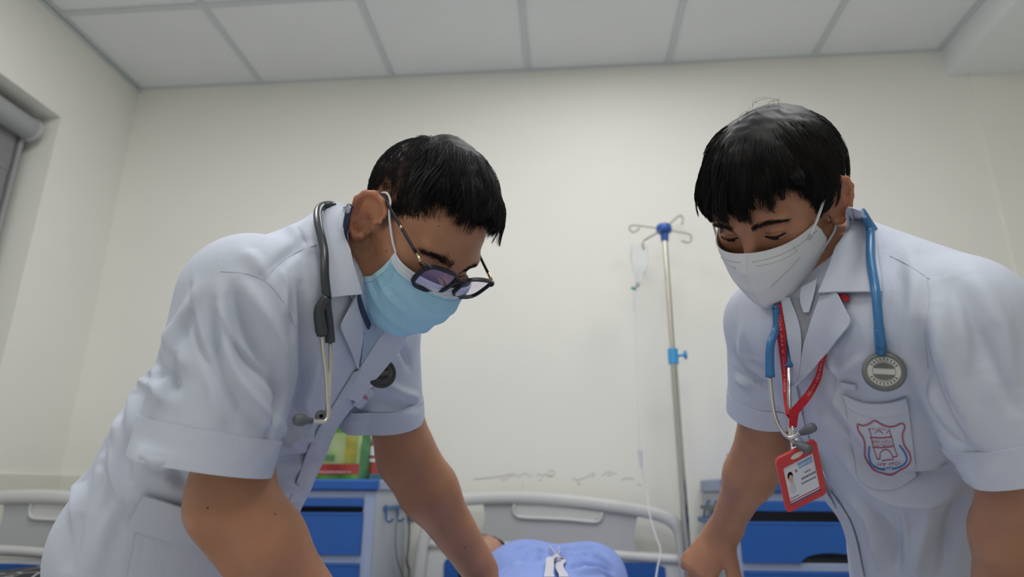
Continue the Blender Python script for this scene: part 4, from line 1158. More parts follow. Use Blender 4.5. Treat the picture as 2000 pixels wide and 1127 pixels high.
def legs(root, pelvis, lat, feet, m, shoe_m, name='trousers'):
    F = Field(.03); pelvis = np.asarray(pelvis, float)
    for sgn, ft in zip((1, -1), feet):
        hip = pelvis + lat * .065 * sgn - np.array([0, 0, .05]); ft = np.asarray(ft, float); kn = hip * .5 + (ft + np.array([0, 0, .09])) * .5 + np.array([0, -.0, 0])
        an = ft + np.array([0, 0, .085])
        F.add(lambda P, a=hip, b=kn: s_caps(P, a, b, .072, .062), (hip + kn) / 2, .36, .03)
        F.add(lambda P, a=kn, b=an: s_caps(P, a, b, .066, .052), (an + kn) / 2, .32, .02)
    F.add(lambda P: s_ecaps(P, pelvis, pelvis - np.array([0, 0, .05]), (.115, .075), (.115, .075), lat), pelvis, .2, .03)
    lo, hi = bounds([pelvis] + [f for f in feet], .22); lo[2] = .03; hi[2] = pelvis[2] + .14
    V, Fc = mesh_field(F, lo, hi, .012, 3, 0)
    pydata(name, V, Fc, m, root)
    fwd = unit(np.cross((0, 0, 1), lat)); fwd = -fwd if False else fwd
    for ft in feet:
        G = Field(.03); ft = np.asarray(ft, float); a = ft - fwd * .04 + np.array([0, 0, .045]); b = ft + fwd * .14 + np.array([0, 0, .032])
        G.add(lambda P: s_ecaps(P, a, b, (.042, .042), (.045, .03), lat), (a + b) / 2, .2)
        G.cut.append(lambda P, d: np.maximum(d, -(P[:, 2])))
        lo, hi = bounds([a, b], .08); lo[2] = -.02
        V, Fc = mesh_field(G, lo, hi, .010, 2, 0); V[:, 2] = np.maximum(V[:, 2], .001)
        pydata('shoe', V, Fc, shoe_m, root)

M_TROUSER = mat('dark_trouser_cloth', (0.03, 0.035, 0.05), 0.85, 0.2)
M_SHOE = mat('black_shoe_leather', (0.015, 0.015, 0.015), 0.4)

# ------------------------------------------------------------------ doctor with glasses and blue mask (left)
Q_L = [-0.5050483507975134, 1.1080015729792572, -1.8315353061185493, -0.21038562534157884, 0.8260358162919987, 1.1427511234811936]
RL, OL = rot_vec(Q_L[:3]), np.array(Q_L[3:])
SH_N, SH_F = at(490, 580, .80), at(725, 640, 1.05)
latL = unit(SH_N - SH_F)
EL_N, WR_N = at(450, 985, .765), at(655, 1235, .80)
EL_F, WR_F = at(795, 893, 1.10), at(937, 1112, 1.14)
stL = [(at(340, 1275, .97), .175, .158), (at(342, 1060, .96), .160, .136), (at(438, 878, .95), .155, .116), (at(560, 674, .945), .165, .106), (at(640, 572, .94), .120, .088), (at(670, 490, .925), .066, .072)]
NECK_L = [at(672, 510, .925), to_world((0, -.022, -.04), RL, OL)]
docL = empty('person', (float(stL[1][0][0]) - .12, float(stL[1][0][1]), 0), 'bending doctor in a white coat with glasses, blue mask and dark grey stethoscope', 'person')
B = Field(.02)
B.add(lambda P: head_sdf((P - OL.astype(f32)) @ RL.astype(f32)), OL + RL @ np.array([0, 0, .01]), .17, .02)
B.add(lambda P: s_caps(P, NECK_L[0], NECK_L[1], .062, .054), (NECK_L[0] + NECK_L[1]) / 2, .16, .025)
torso_field(B, stL[1:], latL, -.020)
arm_field(B, SH_N, EL_N, WR_N, (.050, .0455, .031)); arm_field(B, SH_F, EL_F, WR_F, (.047, .046, .031))
hand_field(B, WR_N, WR_N - EL_N, (0, .3, -1), 1, .35); hand_field(B, WR_F, WR_F - EL_F, (0, .3, -1), -1, .35)
lo, hi = bounds([OL, EL_N, WR_N, WR_F, EL_F, SH_N, SH_F, stL[1][0], stL[2][0], WR_N + unit(WR_N - EL_N) * .12, WR_F + unit(WR_F - EL_F) * .12], .17)
V, Fc = mesh_field(B, lo, hi, H_BODY, 1, 2)
M_SKIN_L = skin_material('skin_doctor_glasses', (0.385, 0.184, 0.104))
bodyL = pydata('body', V - 0, Fc, M_SKIN_L, docL)
loc = (V - OL) @ RL
tint = np.ones((len(V), 3))
# close-cropped stubble on cheek, jaw and the faded sides of the head; redder ears
az = np.degrees(np.arctan2(np.abs(loc[:, 0]), loc[:, 1])); nearhead = (np.linalg.norm(loc, axis=1) < .16)
hair_w = smooth01(on_hair(loc), .0, .035) * nearhead * (np.abs(loc[:, 0]) < .0795)
st_w = np.exp(-((loc[:, 2] + .040) / .030) ** 2 - ((loc[:, 1] - .022) / .022) ** 2) * nearhead * .55
tint *= (1 - .84 * hair_w - .8 * st_w * .6)[:, None]
ear_w = smooth01(np.abs(loc[:, 0]), .078, .084) * nearhead * (np.abs(loc[:, 2]) < .05)
tint *= 1 + ear_w[:, None] * np.array([.14, -.03, -.05])
add_color(bodyL, tint)

# coat
CF = Field(.03)
torso_field(CF, stL, latL, 0.0, .035)
CF.add(lambda P: s_caps(P, SH_N, SH_N - latL * .06, .078, .09), SH_N, .13, .05)
CF.add(lambda P: s_caps(P, SH_F, SH_F + latL * .06, .074, .09), SH_F, .13, .05)
HEM_N, HEM_F = at(396, 903, .752), at(757, 818, 1.085)
uN = RT; 
sleeve_field(CF, SH_N + unit(HEM_N - SH_N) * .01, HEM_N, (.080, .078), (.0765, .074), RT, .10)
SLV_F = at(752, 645, 1.06)
sleeve_field(CF, SLV_F, HEM_F, (.056, .066), (.060, .060), RT, .07)
# neck opening of the coat
CF.cut.append(lambda P, d: smax(d, -s_caps(P, NECK_L[0] + unit(NECK_L[1] - NECK_L[0]) * .01, NECK_L[1], .066, .072), .01))
lo, hi = bounds([s[0] for s in stL] + [SH_N, SH_F, HEM_N, HEM_F], .235); lo[2] = max(lo[2], .40)
V, Fc = mesh_field(CF, lo, hi, H_COAT, 2, 1)
S0 = Surf(V, Fc); N = vert_normals(V, Fc)
V = V + N * wob(V, .0016, 26, 5)[:, None]
V = fold(V, N, S0, [
    # sleeve folds running from the shoulder cap towards the elbow
    ([(432, 560), (438, 640), (452, 720), (490, 780), (535, 830)], .011, .009), ([(418, 590), (424, 660), (438, 730), (470, 790)], .009, -.007),
    ([(452, 560), (480, 640), (520, 720), (552, 770)], .010, -.007), ([(470, 545), (520, 620), (548, 690), (556, 740)], .012, .007),
    ([(395, 560), (350, 640), (330, 720), (315, 800)], .010, .006), ([(375, 600), (345, 690), (332, 780)], .009, -.006),
    ([(340, 640), (350, 690), (368, 720)], .010, .005), ([(300, 690), (325, 735), (350, 760)], .010, -.005), ([(295, 725), (315, 765), (340, 790)], .009, .004),
    ([(400, 700), (420, 770), (430, 840)], .012, .004), ([(540, 700), (545, 780), (520, 860)], .010, -.005),
    ([(730, 770), (775, 790), (820, 795)], .008, -.006), ([(745, 742), (785, 765), (815, 775)], .008, .005), ([(768, 660), (788, 690), (800, 720)], .008, -.004),
    # between sleeve and chest
    ([(590, 560), (600, 640), (590, 740), (560, 850)], .012, -.010), ([(610, 620), (615, 700), (600, 790)], .012, .006),
    ([(383, 545), (393, 640), (420, 712), (456, 780)], .006, .0040), ([(374, 560), (384, 645), (410, 715), (444, 782)], .006, -.0035),
    ([(431, 599), (465, 665), (505, 712), (544, 745)], .006, .0035), ([(424, 612), (456, 676), (496, 722), (536, 756)], .006, -.0030),
    ([(266, 705), (285, 728), (308, 742)], .006, -.0035), ([(272, 735), (290, 752), (312, 760)], .006, .0030), ([(560, 560), (572, 610), (570, 660)], .006, -.0030),
    ([(545, 520), (560, 560), (556, 620)], .007, .0030), ([(215, 880), (222, 930), (240, 980)], .006, .0028), ([(183, 890), (206, 945), (212, 1000)], .006, -.0028), ([(160, 930), (150, 1000), (138, 1080)], .007, .0030),
    ([(590, 780), (606, 810), (612, 840)], .006, .0035), ([(580, 800), (594, 830), (600, 852)], .006, -.0030), ([(545, 820), (560, 860), (590, 880)], .007, .0035),
    # back
    ([(330, 600), (290, 690), (260, 790), (255, 850)], .016, .006), ([(300, 640), (265, 730), (235, 820)], .010, -.006), ([(245, 720), (235, 780), (225, 850)], .012, .006),
    ([(230, 780), (200, 880), (190, 980)], .014, -.006), ([(205, 780), (170, 900), (150, 1020)], .016, .006), ([(255, 850), (240, 900), (250, 950)], .012, -.007),
    ([(280, 900), (330, 915), (370, 950)], .012, -.009), ([(275, 880), (300, 895), (340, 905)], .010, .007),
    ([(230, 980), (200, 1060), (185, 1120)], .014, .005), ([(160, 1000), (140, 1070), (130, 1120)], .016, -.005),
    # yoke
    ([(480, 490), (510, 530), (515, 545)], .012, .005), ([(570, 440), (590, 480), (610, 500)], .010, .005), ([(600, 470), (560, 500), (520, 540)], .009, -.004),
    # front below the stethoscope
    ([(560, 860), (590, 850), (625, 860)], .010, .008), ([(545, 900), (580, 900), (615, 890)], .010, -.008), ([(540, 940), (570, 950), (600, 930)], .010, .008), ([(550, 980), (575, 985), (590, 970)], .008, -.006),
])
V = smooth_verts(V, Fc, 1)
coatL = pydata('coat', V, Fc, M_COAT, docL)
SL = Surf(V, Fc)
hem_band('sleeve_hem', SL, SH_N, HEM_N, RT, M_COAT, coatL); hem_band('sleeve_hem', SL, SLV_F, HEM_F, RT, M_COAT, coatL, .034)

# hair, brows, lashes of the doctor with glasses
hairL = dict(n=13000, fade=True, clump=(420, .72), clump_jit=.0045, pole=(.10, -.72, .70), pts=8, rad=.00048, mess=.22, jit=.0008, cap_deg=118, cap_edge=.03,
    top=lambda d: smooth01(d @ unit((-.10, .20, 1)), .40, .86),
    limit=lambda p: np.interp(np.degrees(np.arctan2(np.abs(p[..., 0]), p[..., 1])), [0, 15, 34, 44, 51, 62, 70, 180], [.096, .090, .083, .090, .095, .052, -.05, -.1]),
    length=lambda d, w, r: (.012 + .062 * w) * r.uniform(.75, 1.1, len(d)),
    height=lambda d, w, r: (.0022 + .021 * w) * r.uniform(.75, 1.08, len(d)),
    drift=lambda d, w: -.30 * w,
    profile=lambda t: np.minimum(1, (t + .02) ** .55 * 1.25) * (1 - .30 * t ** 2),
    cap=lambda d, w: .0165 * w - .004 * (1 - w))
make_hair(docL, RL, OL, hairL, M_HAIR, 11)
make_brow(docL, RL, OL, 1, M_HAIR, 21, .031, .006, .0088); make_brow(docL, RL, OL, -1, M_HAIR, 22, .031, .006, .0088)
def lash(root, R, O, side, el=-.55, r=.0009):
    c = np.array([.032, .0735, .0185]); pts = []
    for a in np.linspace(-1.0, 1.0, 14):
        e = el + .25 * a * a
        q = c + np.array([.0158 * math.sin(a), .0138 * math.cos(a) * math.cos(e), .0128 * math.sin(e)]); q[0] *= side
        pts.append(q)
    return MB().tube(to_world(np.array(pts), R, O), r, 6).build('eyelash', M_HAIR, root, smooth=True)
lash(docL, RL, OL, 1); lash(docL, RL, OL, -1)
# a few moles
def mole(surf, px, py, r, root, name='mole'):
    P = surf.drape([(px, py)], 0.0)[0]
    return MB().lathe([(0, r * .5), (r * .6, r * .4), (r, 0), (r, -.001)], P, unit(CAM - P), 10).build(name, MATS['mole_brown'], root, smooth=True)
mat('mole_brown', (0.05, 0.025, 0.018), 0.6)
SBL = Surf(np.array([v.co[:] for v in bodyL.data.vertices]) + np.array(docL.location), np.array([p.vertices[:] for p in bodyL.data.polygons]))
for p in ((755, 490, .0010), (857, 442, .0008), (537, 1004, .0011), (406, 992, .0013), (908, 1069, .0014)): mole(SBL, *p, docL)

# surgical mask
M_MASK = mat('blue_nonwoven', (0.34, 0.60, 0.76), 0.75, 0.2, noise=0.03, scale=60, bump=0.12, bscale=700)
M_MASKW = mat('white_nonwoven', (0.66, 0.70, 0.76), 0.75, 0.2)
M_ELASTIC = mat('white_elastic', (0.68, 0.69, 0.71), 0.8)
MR = [(0, (.0690, .060, .0045), (0, .1075, .0075)), (.12, (.0675, .060, -.008), (0, .1165, -.004)), (.33, (.0640, .057, -.026), (0, .1285, -.026)), (.58, (.0590, .048, -.053), (0, .125, -.056)), (.82, (.0575, .030, -.071), (0, .113, -.086)), (1.0, (.0550, .018, -.081), (0, .097, -.1045))]
def mask_pt(v, t, off=0.0):
    vs = [r[0] for r in MR]
    e = np.array([np.interp(v, vs, [r[1][k] for r in MR]) for k in range(3)]); c = np.array([np.interp(v, vs, [r[2][k] for r in MR]) for k in range(3)])
    a = t * math.pi / 2; ca = max(math.cos(a), 0.0)
    pl = sum(.0042 * ((v - p) / .10) for p in (.40, .60, .80) if p <= v < p + .10) * (1 - abs(t) ** 4 * .6)
    x = e[0] * math.sin(a) * (1 + .10 * math.sin(2 * abs(a))); y = e[1] + (c[1] - e[1]) * ca ** .95; z = e[2] + (c[2] - e[2]) * (1 - abs(t) ** 2.2)
    q = np.array([x, y, z]); nrm = unit(np.array([x * .9, max(y - .02, .004), -.1 * (v - .3)]))
    return q + nrm * (pl + off + .0008 * math.sin(9 * t + 14 * v))
fm = empty('surgical_mask', to_world((0, .12, -.05), RL, OL), 'light blue pleated surgical mask worn below black glasses', 'face mask')
def mask_grid(v0, v1, nv, t0=-1, t1=1, nt_=41, off=0.0):
    G = np.array([[mask_pt(v, t, off) for t in np.linspace(t0, t1, nt_)] for v in np.linspace(v0, v1, nv)])
    return to_world(G.reshape(-1, 3), RL, OL).reshape(G.shape)
sheet('mask_panel', mask_grid(.10, 1.0, 46), .0016, M_MASK, fm)
sheet('nose_band', mask_grid(0, .115, 7, off=.0004), .0020, M_MASKW, fm)
for tt in (-.97, .97):
    sheet('edge_binding', mask_grid(.10, 1.0, 30, tt - .03, min(tt + .03, 1.0), 5, off=.0010), .0016, mat('pale_blue_binding', (.40, .62, .75), .75), fm)
# embossed dots along the top hem and the side welds
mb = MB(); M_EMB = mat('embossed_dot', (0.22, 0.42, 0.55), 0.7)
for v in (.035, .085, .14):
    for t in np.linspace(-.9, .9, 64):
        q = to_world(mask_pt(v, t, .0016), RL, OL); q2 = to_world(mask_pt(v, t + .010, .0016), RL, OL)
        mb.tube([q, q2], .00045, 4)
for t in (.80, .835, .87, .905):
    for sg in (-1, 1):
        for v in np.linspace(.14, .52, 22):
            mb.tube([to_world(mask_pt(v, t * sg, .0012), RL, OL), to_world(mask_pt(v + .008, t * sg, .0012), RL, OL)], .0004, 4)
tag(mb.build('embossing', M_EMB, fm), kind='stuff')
for sg in (-1, 1):
    lp = [(.068, .062, .004), (.0735, .045, .013), (.0795, .020, .030), (.0790, .004, .0415), (.0790, -.012, .0400), (.0770, -.024, .014), (.0735, -.020, -.016), (.076, -.004, -.034), (.068, .010, -.056), (.0568, .020, -.078)]
    MB().tube(to_world(spline([(x * sg, y, z) for x, y, z in lp], 44), RL, OL), .0015, 8).build('ear_loop', M_ELASTIC, fm, smooth=True)

# glasses
GY, GZ, GP = 0.1045, 0.0200, -0.1139
Rx = np.array([[1, 0, 0], [0, math.cos(GP), -math.sin(GP)], [0, math.sin(GP), math.cos(GP)]])
def gl(p): return to_world(np.asarray(p, float) @ Rx.T + np.array([0, GY, GZ]), RL, OL)
M_FRAME = mat('black_acetate', (0.010, 0.010, 0.014), 0.42, 0.3)
M_GOLD = mat('gold_trim', (0.55, 0.45, 0.28), 0.3, 0.5, metal=1.0)
M_LENS = lens_mat('coated_lens', (.95, .94, .98), .07)
gz = empty('eyeglasses', gl((0, 0, 0)), 'black rectangular eyeglasses with gold temple trim worn over the blue mask', 'eyeglasses')
def lens_outline(sg, grow=0.0, n=48):
    pts = []
    for a in np.linspace(0, 2 * math.pi, n, endpoint=False):
        c, s_ = math.cos(a), math.sin(a); k = 3.6
        x = .0265 * np.sign(c) * abs(c) ** (2 / k); z = .0185 * np.sign(s_) * abs(s_) ** (2 / k)
        x *= 1 + .06 * (z / .0185); rr = math.hypot(x, z); x *= (rr + grow) / rr; z *= (rr + grow) / rr
        X = .0375 + x; pts.append((X * sg, .010 - .10 * max(0, X - .008) - .6 * max(0, X - .03) ** 2, z - .002))
    return np.array(pts)
for sg in (1, -1):
    a, b = lens_outline(sg, 0.0), lens_outline(sg, .0043); dy = np.array([0, .0022, 0])
    ring = np.stack([gl(a + dy), gl(b + dy), gl(b - dy), gl(a - dy), gl(a + dy)], 1)
    mb = MB(); mb.grid(ring, close_u=True); mb.build('rim', M_FRAME, gz, angle=40)
    c = a.mean(0); rings = [np.stack([gl(c + (a - c) * f + np.array([0, .0012 * (1 - f * f) + o, 0])) for f in (0.02, .35, .7, 1.0)], 1) for o in (.0006, -.0006)]
    mb = MB(); mb.grid(rings[0], close_u=True); mb.grid(rings[1], close_u=True); mb.build('lens', M_LENS, gz, smooth=True)
    e = np.array([.0675 * sg, .004, .0125]); h_ = np.array([.0715 * sg, -.004, .0125])
    MB().tube(gl(np.array([[.064 * sg, .0055, .0125], e, [.0705 * sg, .001, .0125]])), [.0036, .0038, .0034], 8).build('end_piece', M_FRAME, gz, smooth=True)
    ear = (to_world((.0825 * sg, -.004, .0375), RL, OL)); drop = to_world((.081 * sg, -.026, .018), RL, OL)
    h0 = gl(h_); T = lambda f: h0 * (1 - f) + ear * f
    MB().tube([T(0), T(.05), T(.14)], [.0024, .0022, .0019], 8).build('temple_joint', M_GOLD, gz, smooth=True)
    MB().tube(np.concatenate([[T(f) for f in np.linspace(.12, 1, 12)], spline([ear, ear * .5 + drop * .5 + RL @ np.array([0, -.006, .004]), drop], 6)[1:]]), .0021, 8).build('temple', M_FRAME, gz, smooth=True)
    MB().tube([T(.50), T(.54)], .0026, 10).build('temple_ring', M_GOLD, gz, smooth=True)
MB().tube(gl(spline([(.012, .010, .008), (.006, .0125, .010), (0, .0135, .0105), (-.006, .0125, .010), (-.012, .010, .008)], 12)), .0030, 8).build('bridge', M_FRAME, gz, smooth=True)

# coat details: collar, lapels, shirt, pockets, seams
Vc = np.concatenate([SL.V, SBL.V]); Fcm = np.concatenate([SL.F, SBL.F + len(SL.V)]); SLB = Surf(Vc, Fcm)
M_COAT2 = mat('white_coat_collar', (0.535, 0.575, 0.665), 0.85, 0.2)
M_SHIRT = mat('pale_blue_shirt', (0.36, 0.44, 0.55), 0.8, 0.2)
M_NAVY = mat('navy_trim', (0.018, 0.03, 0.075), 0.7)
patch('shirt', SLB, [(690, 565), (700, 600), (706, 640), (704, 700), (698, 730)], [(710, 575), (735, 610), (757, 632), (735, 668), (700, 735)], .004, .0015, M_SHIRT, coatL)
patch('shirt_collar', SLB, [(688, 402), (681, 450), (682, 520), (694, 580), (712, 640)], [(652, 404), (655, 470), (665, 540), (690, 600), (706, 650)], .006, .002, M_SHIRT, coatL)
patch('navy_trim', SLB, [(692, 402), (684, 430), (681, 480), (688, 545), (702, 600), (716, 630)], [(686, 401), (678, 430), (675, 480), (682, 550), (696, 606), (712, 640)], .009, .003, M_NAVY, coatL, 6, 24)
patch('collar', SLB, [(636, 410), (628, 470), (630, 530), (637, 582)], [(689, 400), (676, 455), (678, 520), (692, 576)], .010, .003, M_COAT2, coatL, 16, 16, offs=lambda t, s: .006 + .008 * t + .004 * s)
patch('lapel', SLB, [(690, 572), (676, 600), (658, 637), (676, 675), (695, 714)], [(692, 574), (698, 590), (704, 614), (704, 660), (696, 716)], .008, .0025, M_COAT2, coatL, 12, 22, lin=True, relax=1, offs=lambda t, s: .010 - .005 * t)
patch('lapel', SLB, [(754, 632), (738, 656), (716, 690), (696, 722), (672, 772)], [(787, 643), (768, 680), (742, 712), (716, 742), (690, 776)], .008, .0025, M_COAT2, coatL, 12, 24, lin=True, relax=1, offs=lambda t, s: .005 + .010 * t)
patch('placket', SL, [(700, 716), (672, 770), (640, 825), (622, 872), (604, 940), (572, 1005)], [(690, 726), (655, 782), (622, 835), (600, 880), (580, 935), (556, 1000)], .004, .002, M_COAT, coatL, 8, 26, offs=lambda t, s: .007 * (1 - t) + .002)
# hip pocket with its double hem
patch('pocket', SL, [(286, 965), (350, 985), (420, 1005), (470, 1022)], [(250, 1127), (330, 1150), (410, 1165), (460, 1170)], .005, .002, M_COAT, coatL, 16, 16)
patch('pocket_hem', SL, [(286, 964), (350, 984), (420, 1004), (470, 1020)], [(252, 1026), (320, 1048), (400, 1060), (462, 1068)], .0085, .003, M_COAT2, coatL, 10, 16)
for pts in ([(430, 530), (470, 533), (515, 546), (555, 590), (578, 640)], [(515, 545), (545, 515), (585, 490), (618, 478)]):
    seam('seam', SL, pts, .0006, M_COAT, coatL, .0003)
# breast pocket with red embroidery
patch('breast_pocket', SLB, [(706, 746), (716, 752), (727, 760)], [(686, 786), (700, 792), (712, 796)], .007, .002, M_COAT2, coatL, 8, 8)
M_REDTHR = mat('red_embroidery', (0.42, 0.03, 0.06), 0.7)
def draped_text(name, surf, body, c, ux, vx, off, m, parent, thick=0.0):
    """lettering dropped onto a cloth surface: c centre pixel, ux / vx half-extent vectors in pixels"""
    V, Fc = text_mesh(body)
    if len(V) == 0: return None
    lo, hi = V[:, :2].min(0), V[:, :2].max(0); q = (V[:, :2] - (lo + hi) / 2) / ((hi - lo) / 2)
    px = np.asarray(c, float) + q[:, :1] * np.asarray(ux, float) - q[:, 1:2] * np.asarray(vx, float)
    P = surf.drape(px, off)
    me = bpy.data.meshes.new(name); me.from_pydata([tuple(p) for p in P], [], Fc); me.update()
    return link(name, me, m, parent)
draped_text('embroidery', SLB, '98', (706, 768), (5.0, 1.5), (-2.5, -6.0), .0105, M_REDTHR, coatL)
legs(docL, stL[1][0] + np.array([-.02, 0, -.02]), latL * np.array([1, 1, 0]) / np.linalg.norm(latL[:2]), [stL[1][0] * np.array([1, 1, 0]) + np.array([-.19, -.10, 0]), stL[1][0] * np.array([1, 1, 0]) + np.array([-.12, .12, 0])], M_TROUSER, M_SHOE)

# dark grey stethoscope round the neck
M_TUBE = mat('dark_grey_rubber', (0.035, 0.04, 0.045), 0.28, 0.5)
M_TIP = mat('grey_rubber_tip', (0.11, 0.12, 0.13), 0.5, 0.4)
sg_ = empty('stethoscope', SLB.drape([(628, 600)], .01)[0], 'dark grey stethoscope hung round the neck of the doctor with glasses', 'stethoscope')
near = SLB.drape([(652, 409), (636, 413), (626, 428), (621, 455), (620, 500), (622, 545), (626, 582)], [.008, .012, .017, .019, .018, .017, .016])
ncen = NECK_L[0]; nax = unit(NECK_L[1] - NECK_L[0])
farp = SLB.drape([(752, 660)], .02)[0]
ring = []
bkd = -RL[:, 1]; bkd = unit(bkd - nax * (bkd @ nax)); sdd = unit(latL - nax * (latL @ nax))
for a in np.linspace(.95, math.pi - .1, 8): ring.append(ncen + nax * .015 + .080 * (math.cos(a) * sdd + math.sin(a) * bkd))
MB().tube(spline(np.concatenate([near[::-1], ring]), 60), .0055, 14).build('neck_tube', M_TUBE, sg_, smooth=True)
y0 = near[-1]
A = [y0] + [at(x, y, (y0 - CAM) @ FW - dd) for x, y, dd in ((624, 605, .004), (626, 635, .006), (629, 656, .008))]
MB().tube(spline(A, 20), np.linspace(.0062, .0075, 20) * np.where(np.arange(20) > 17, .85, 1), 12).build('yoke_tube', M_TUBE, sg_, smooth=True)
Bp = [y0] + [at(x, y, (y0 - CAM) @ FW + dd) for x, y, dd in ((638, 598, .006), (642, 630, .010), (645, 669, .010))]
MB().tube(spline(Bp, 20), np.linspace(.0055, .0062, 20), 12).build('yoke_tube', M_TUBE, sg_, smooth=True)
d0 = (y0 - CAM) @ FW
m1 = [A[-1]] + [at(x, y, d0 - dd) for x, y, dd in ((632, 690, .012), (637, 730, .016), (640, 780, .022), (641, 812, .026), (634, 823, .030), (618, 823, .036), (607, 822, .040))]
m2 = [Bp[-1]] + [at(x, y, d0 - dd) for x, y, dd in ((645, 720, .0), (643, 770, -.004), (638, 806, -.008), (634, 815, -.010), (628, 813, -.006))]
MB().tube(spline(m1, 50), .0026, 10).build('ear_tube', M_STEEL, sg_, smooth=True)
MB().tube(spline(m2, 50), .0026, 10).build('ear_tube', M_STEEL, sg_, smooth=True)
for e, dv in ((m1[-1], unit(m1[-1] - m1[-2])), (m2[-1], unit(m2[-1] - m2[-2] + .3 * (CAM - m2[-1])))):
    t = MB().lathe([(0, -.002), (.0035, -.002), (.0042, .004), (.0070, .009), (.0075, .014), (.0062, .0185), (.0034, .0205), (.0024, .0200), (.0021, .008), (0, .008)], e, dv, 20).build('ear_tip', M_TIP, sg_, smooth=True)

def chestpiece(root, C, n, r, m_rim, m_face, m_mark, upv, letters=True):
    n = unit(n); u = unit(np.cross(upv, n)); v = np.cross(n, u)
    MB().lathe([(0, -.010), (r * .55, -.010), (r * .9, -.006), (r, 0), (r * 1.0, .0022), (r * .93, .0040), (r * .80, .0042), (r * .78, .0034), (0, .0034)], C, n, 48).build('bell_rim', m_rim, root, angle=45)
    MB().lathe([(0, .0038), (r * .77, .0038), (r * .77, .0030)], C, n, 48).build('diaphragm', m_face, root, angle=45)
    def ring(r0, r1, h, m, name): MB().lathe([(r0, h), (r0, h + .0003), (r1, h + .0003), (r1, h)], C, n, 48).build(name, m, root)
    ring(r * .735, r * .755, .0038, m_mark, 'face_ring'); ring(r * .50, r * .52, .0038, m_mark, 'face_ring')
    mb = MB()
    for k in range(24):
        a = 2 * math.pi * k / 24
        if abs(math.sin(a)) < .45: continue
        c_ = C + n * .0040 + r * .625 * (math.cos(a) * u + math.sin(a) * v); tt = -math.sin(a) * u + math.cos(a) * v; rd = math.cos(a) * u + math.sin(a) * v
        mb.prism([(-.0010, -.0014), (.0004, -.0014), (.0010, .0014), (-.0006, .0014)], c_, tt, rd, n, .0002)
    tag(mb.build('face_lettering', m_mark, root), kind='stuff')
    pts = [(r * .46 * math.cos(a), r * .10 + r * .34 * math.sin(a)) for a in np.linspace(.15, math.pi - .15, 16)]
    MB().prism(pts, C + n * .0039, u, v, n, .0003).build('face_emblem', m_mark, root)
    MB().prism([(a, -b) for a, b in pts][::-1], C + n * .0039, u, v, n, .0003).build('face_emblem', m_mark, root)
c_far = SLB.drape([(738, 722)], .012)[0]
chestpiece(sg_, c_far, unit(CAM - c_far) + np.array([.30, 0, .05]), .0215, mat('charcoal_rim', (.03, .032, .036), .4), mat('dark_diaphragm', (.075, .08, .09), .35), mat('mark_black', (.012, .012, .014), .5), UP)
MB().tube(spline([c_far + FW * .01, SLB.drape([(728, 738)], .012)[0], SLB.drape([(714, 750)], .008)[0]], 10), .0042, 10).build('stem', M_STEEL, sg_, smooth=True)

# ------------------------------------------------------------------ doctor with white mask and red lanyard (right)
Q_R = [-0.1612951646294043, -1.167923420387506, 2.0669959734605063, 0.3148799592003403, 0.8965538555706323, 1.1949344811450817]
RR, OR = rot_vec(Q_R[:3]), np.array(Q_R[3:])
SR_F, SR_N = at(1500, 625, 1.03), at(1872, 640, .78)
latR = unit(SR_F - SR_N)                       # his right
ER_F, WRR_F = at(1488, 878, 1.12), at(1412, 1040, 1.21)
ER_N, WRR_N = at(2012, 955, .76), at(1945, 1240, .86)
stR = [(at(1850, 1330, 1.12), .150, .150), (at(1848, 1120, 1.10), .142, .132), (at(1800, 940, 1.05), .140, .112), (at(1708, 745, .97), .162, .110), (at(1660, 620, .95), .130, .092), (at(1632, 530, .96), .064, .066)]
NECK_R = [at(1634, 540, .965), to_world((0, -.022, -.04), RR, OR)]
docR = empty('person', (float(stR[1][0][0]) + .05, float(stR[1][0][1]), 0), 'bending doctor in a white coat with white respirator mask and red lanyard', 'person')
B = Field(.02)
B.add(lambda P: head_sdf((P - OR.astype(f32)) @ RR.astype(f32)), OR + RR @ np.array([0, 0, .01]), .17, .02)
B.add(lambda P: s_caps(P, NECK_R[0], NECK_R[1], .060, .052), (NECK_R[0] + NECK_R[1]) / 2, .16, .025)
torso_field(B, stR[1:], latR, -.020)
arm_field(B, SR_F, ER_F, WRR_F, (.048, .040, .0265)); arm_field(B, SR_N, ER_N, WRR_N, (.050, .046, .031))
hand_field(B, WRR_F, at(1365, 1110, 1.20) - WRR_F, unit((.25, .85, -.55)), 1, 1.0, 1.0); hand_field(B, WRR_N, WRR_N - ER_N, (0, .3, -1), -1, .35)
lo, hi = bounds([OR, ER_N, WRR_N, WRR_F, ER_F, SR_N, SR_F, stR[1][0], WRR_N + unit(WRR_N - ER_N) * .12, WRR_F + unit(WRR_F - ER_F) * .12], .17)
V, Fc = mesh_field(B, lo, hi, H_BODY, 1, 2)
M_SKIN_R = skin_material('skin_doctor_lanyard', (0.38, 0.182, 0.104))
bodyR = pydata('body', V, Fc, M_SKIN_R, docR)
loc = (V - OR) @ RR; tint = np.ones((len(V), 3)); nearhead = (np.linalg.norm(loc, axis=1) < .16)
tint *= (1 - .85 * smooth01(on_hair(loc), -.002, .02) * nearhead * (np.abs(loc[:, 0]) < .0795))[:, None]
tint *= 1 + (smooth01(np.abs(loc[:, 0]), .078, .084) * nearhead * (np.abs(loc[:, 2]) < .05))[:, None] * np.array([.14, -.03, -.05])
add_color(bodyR, tint)
SBR = Surf(V, Fc)
CF = Field(.03)
torso_field(CF, stR, latR, 0.0, .035)
CF.add(lambda P: s_caps(P, SR_N, SR_N + latR * .06, .072, .085), SR_N, .13, .05)
tr0, tr1 = at(1668, 500, .94), at(1858, 590, .82)
CF.add(lambda P: s_caps(P, tr0, tr1, .052, .060), (tr0 + tr1) / 2, .18, .04)
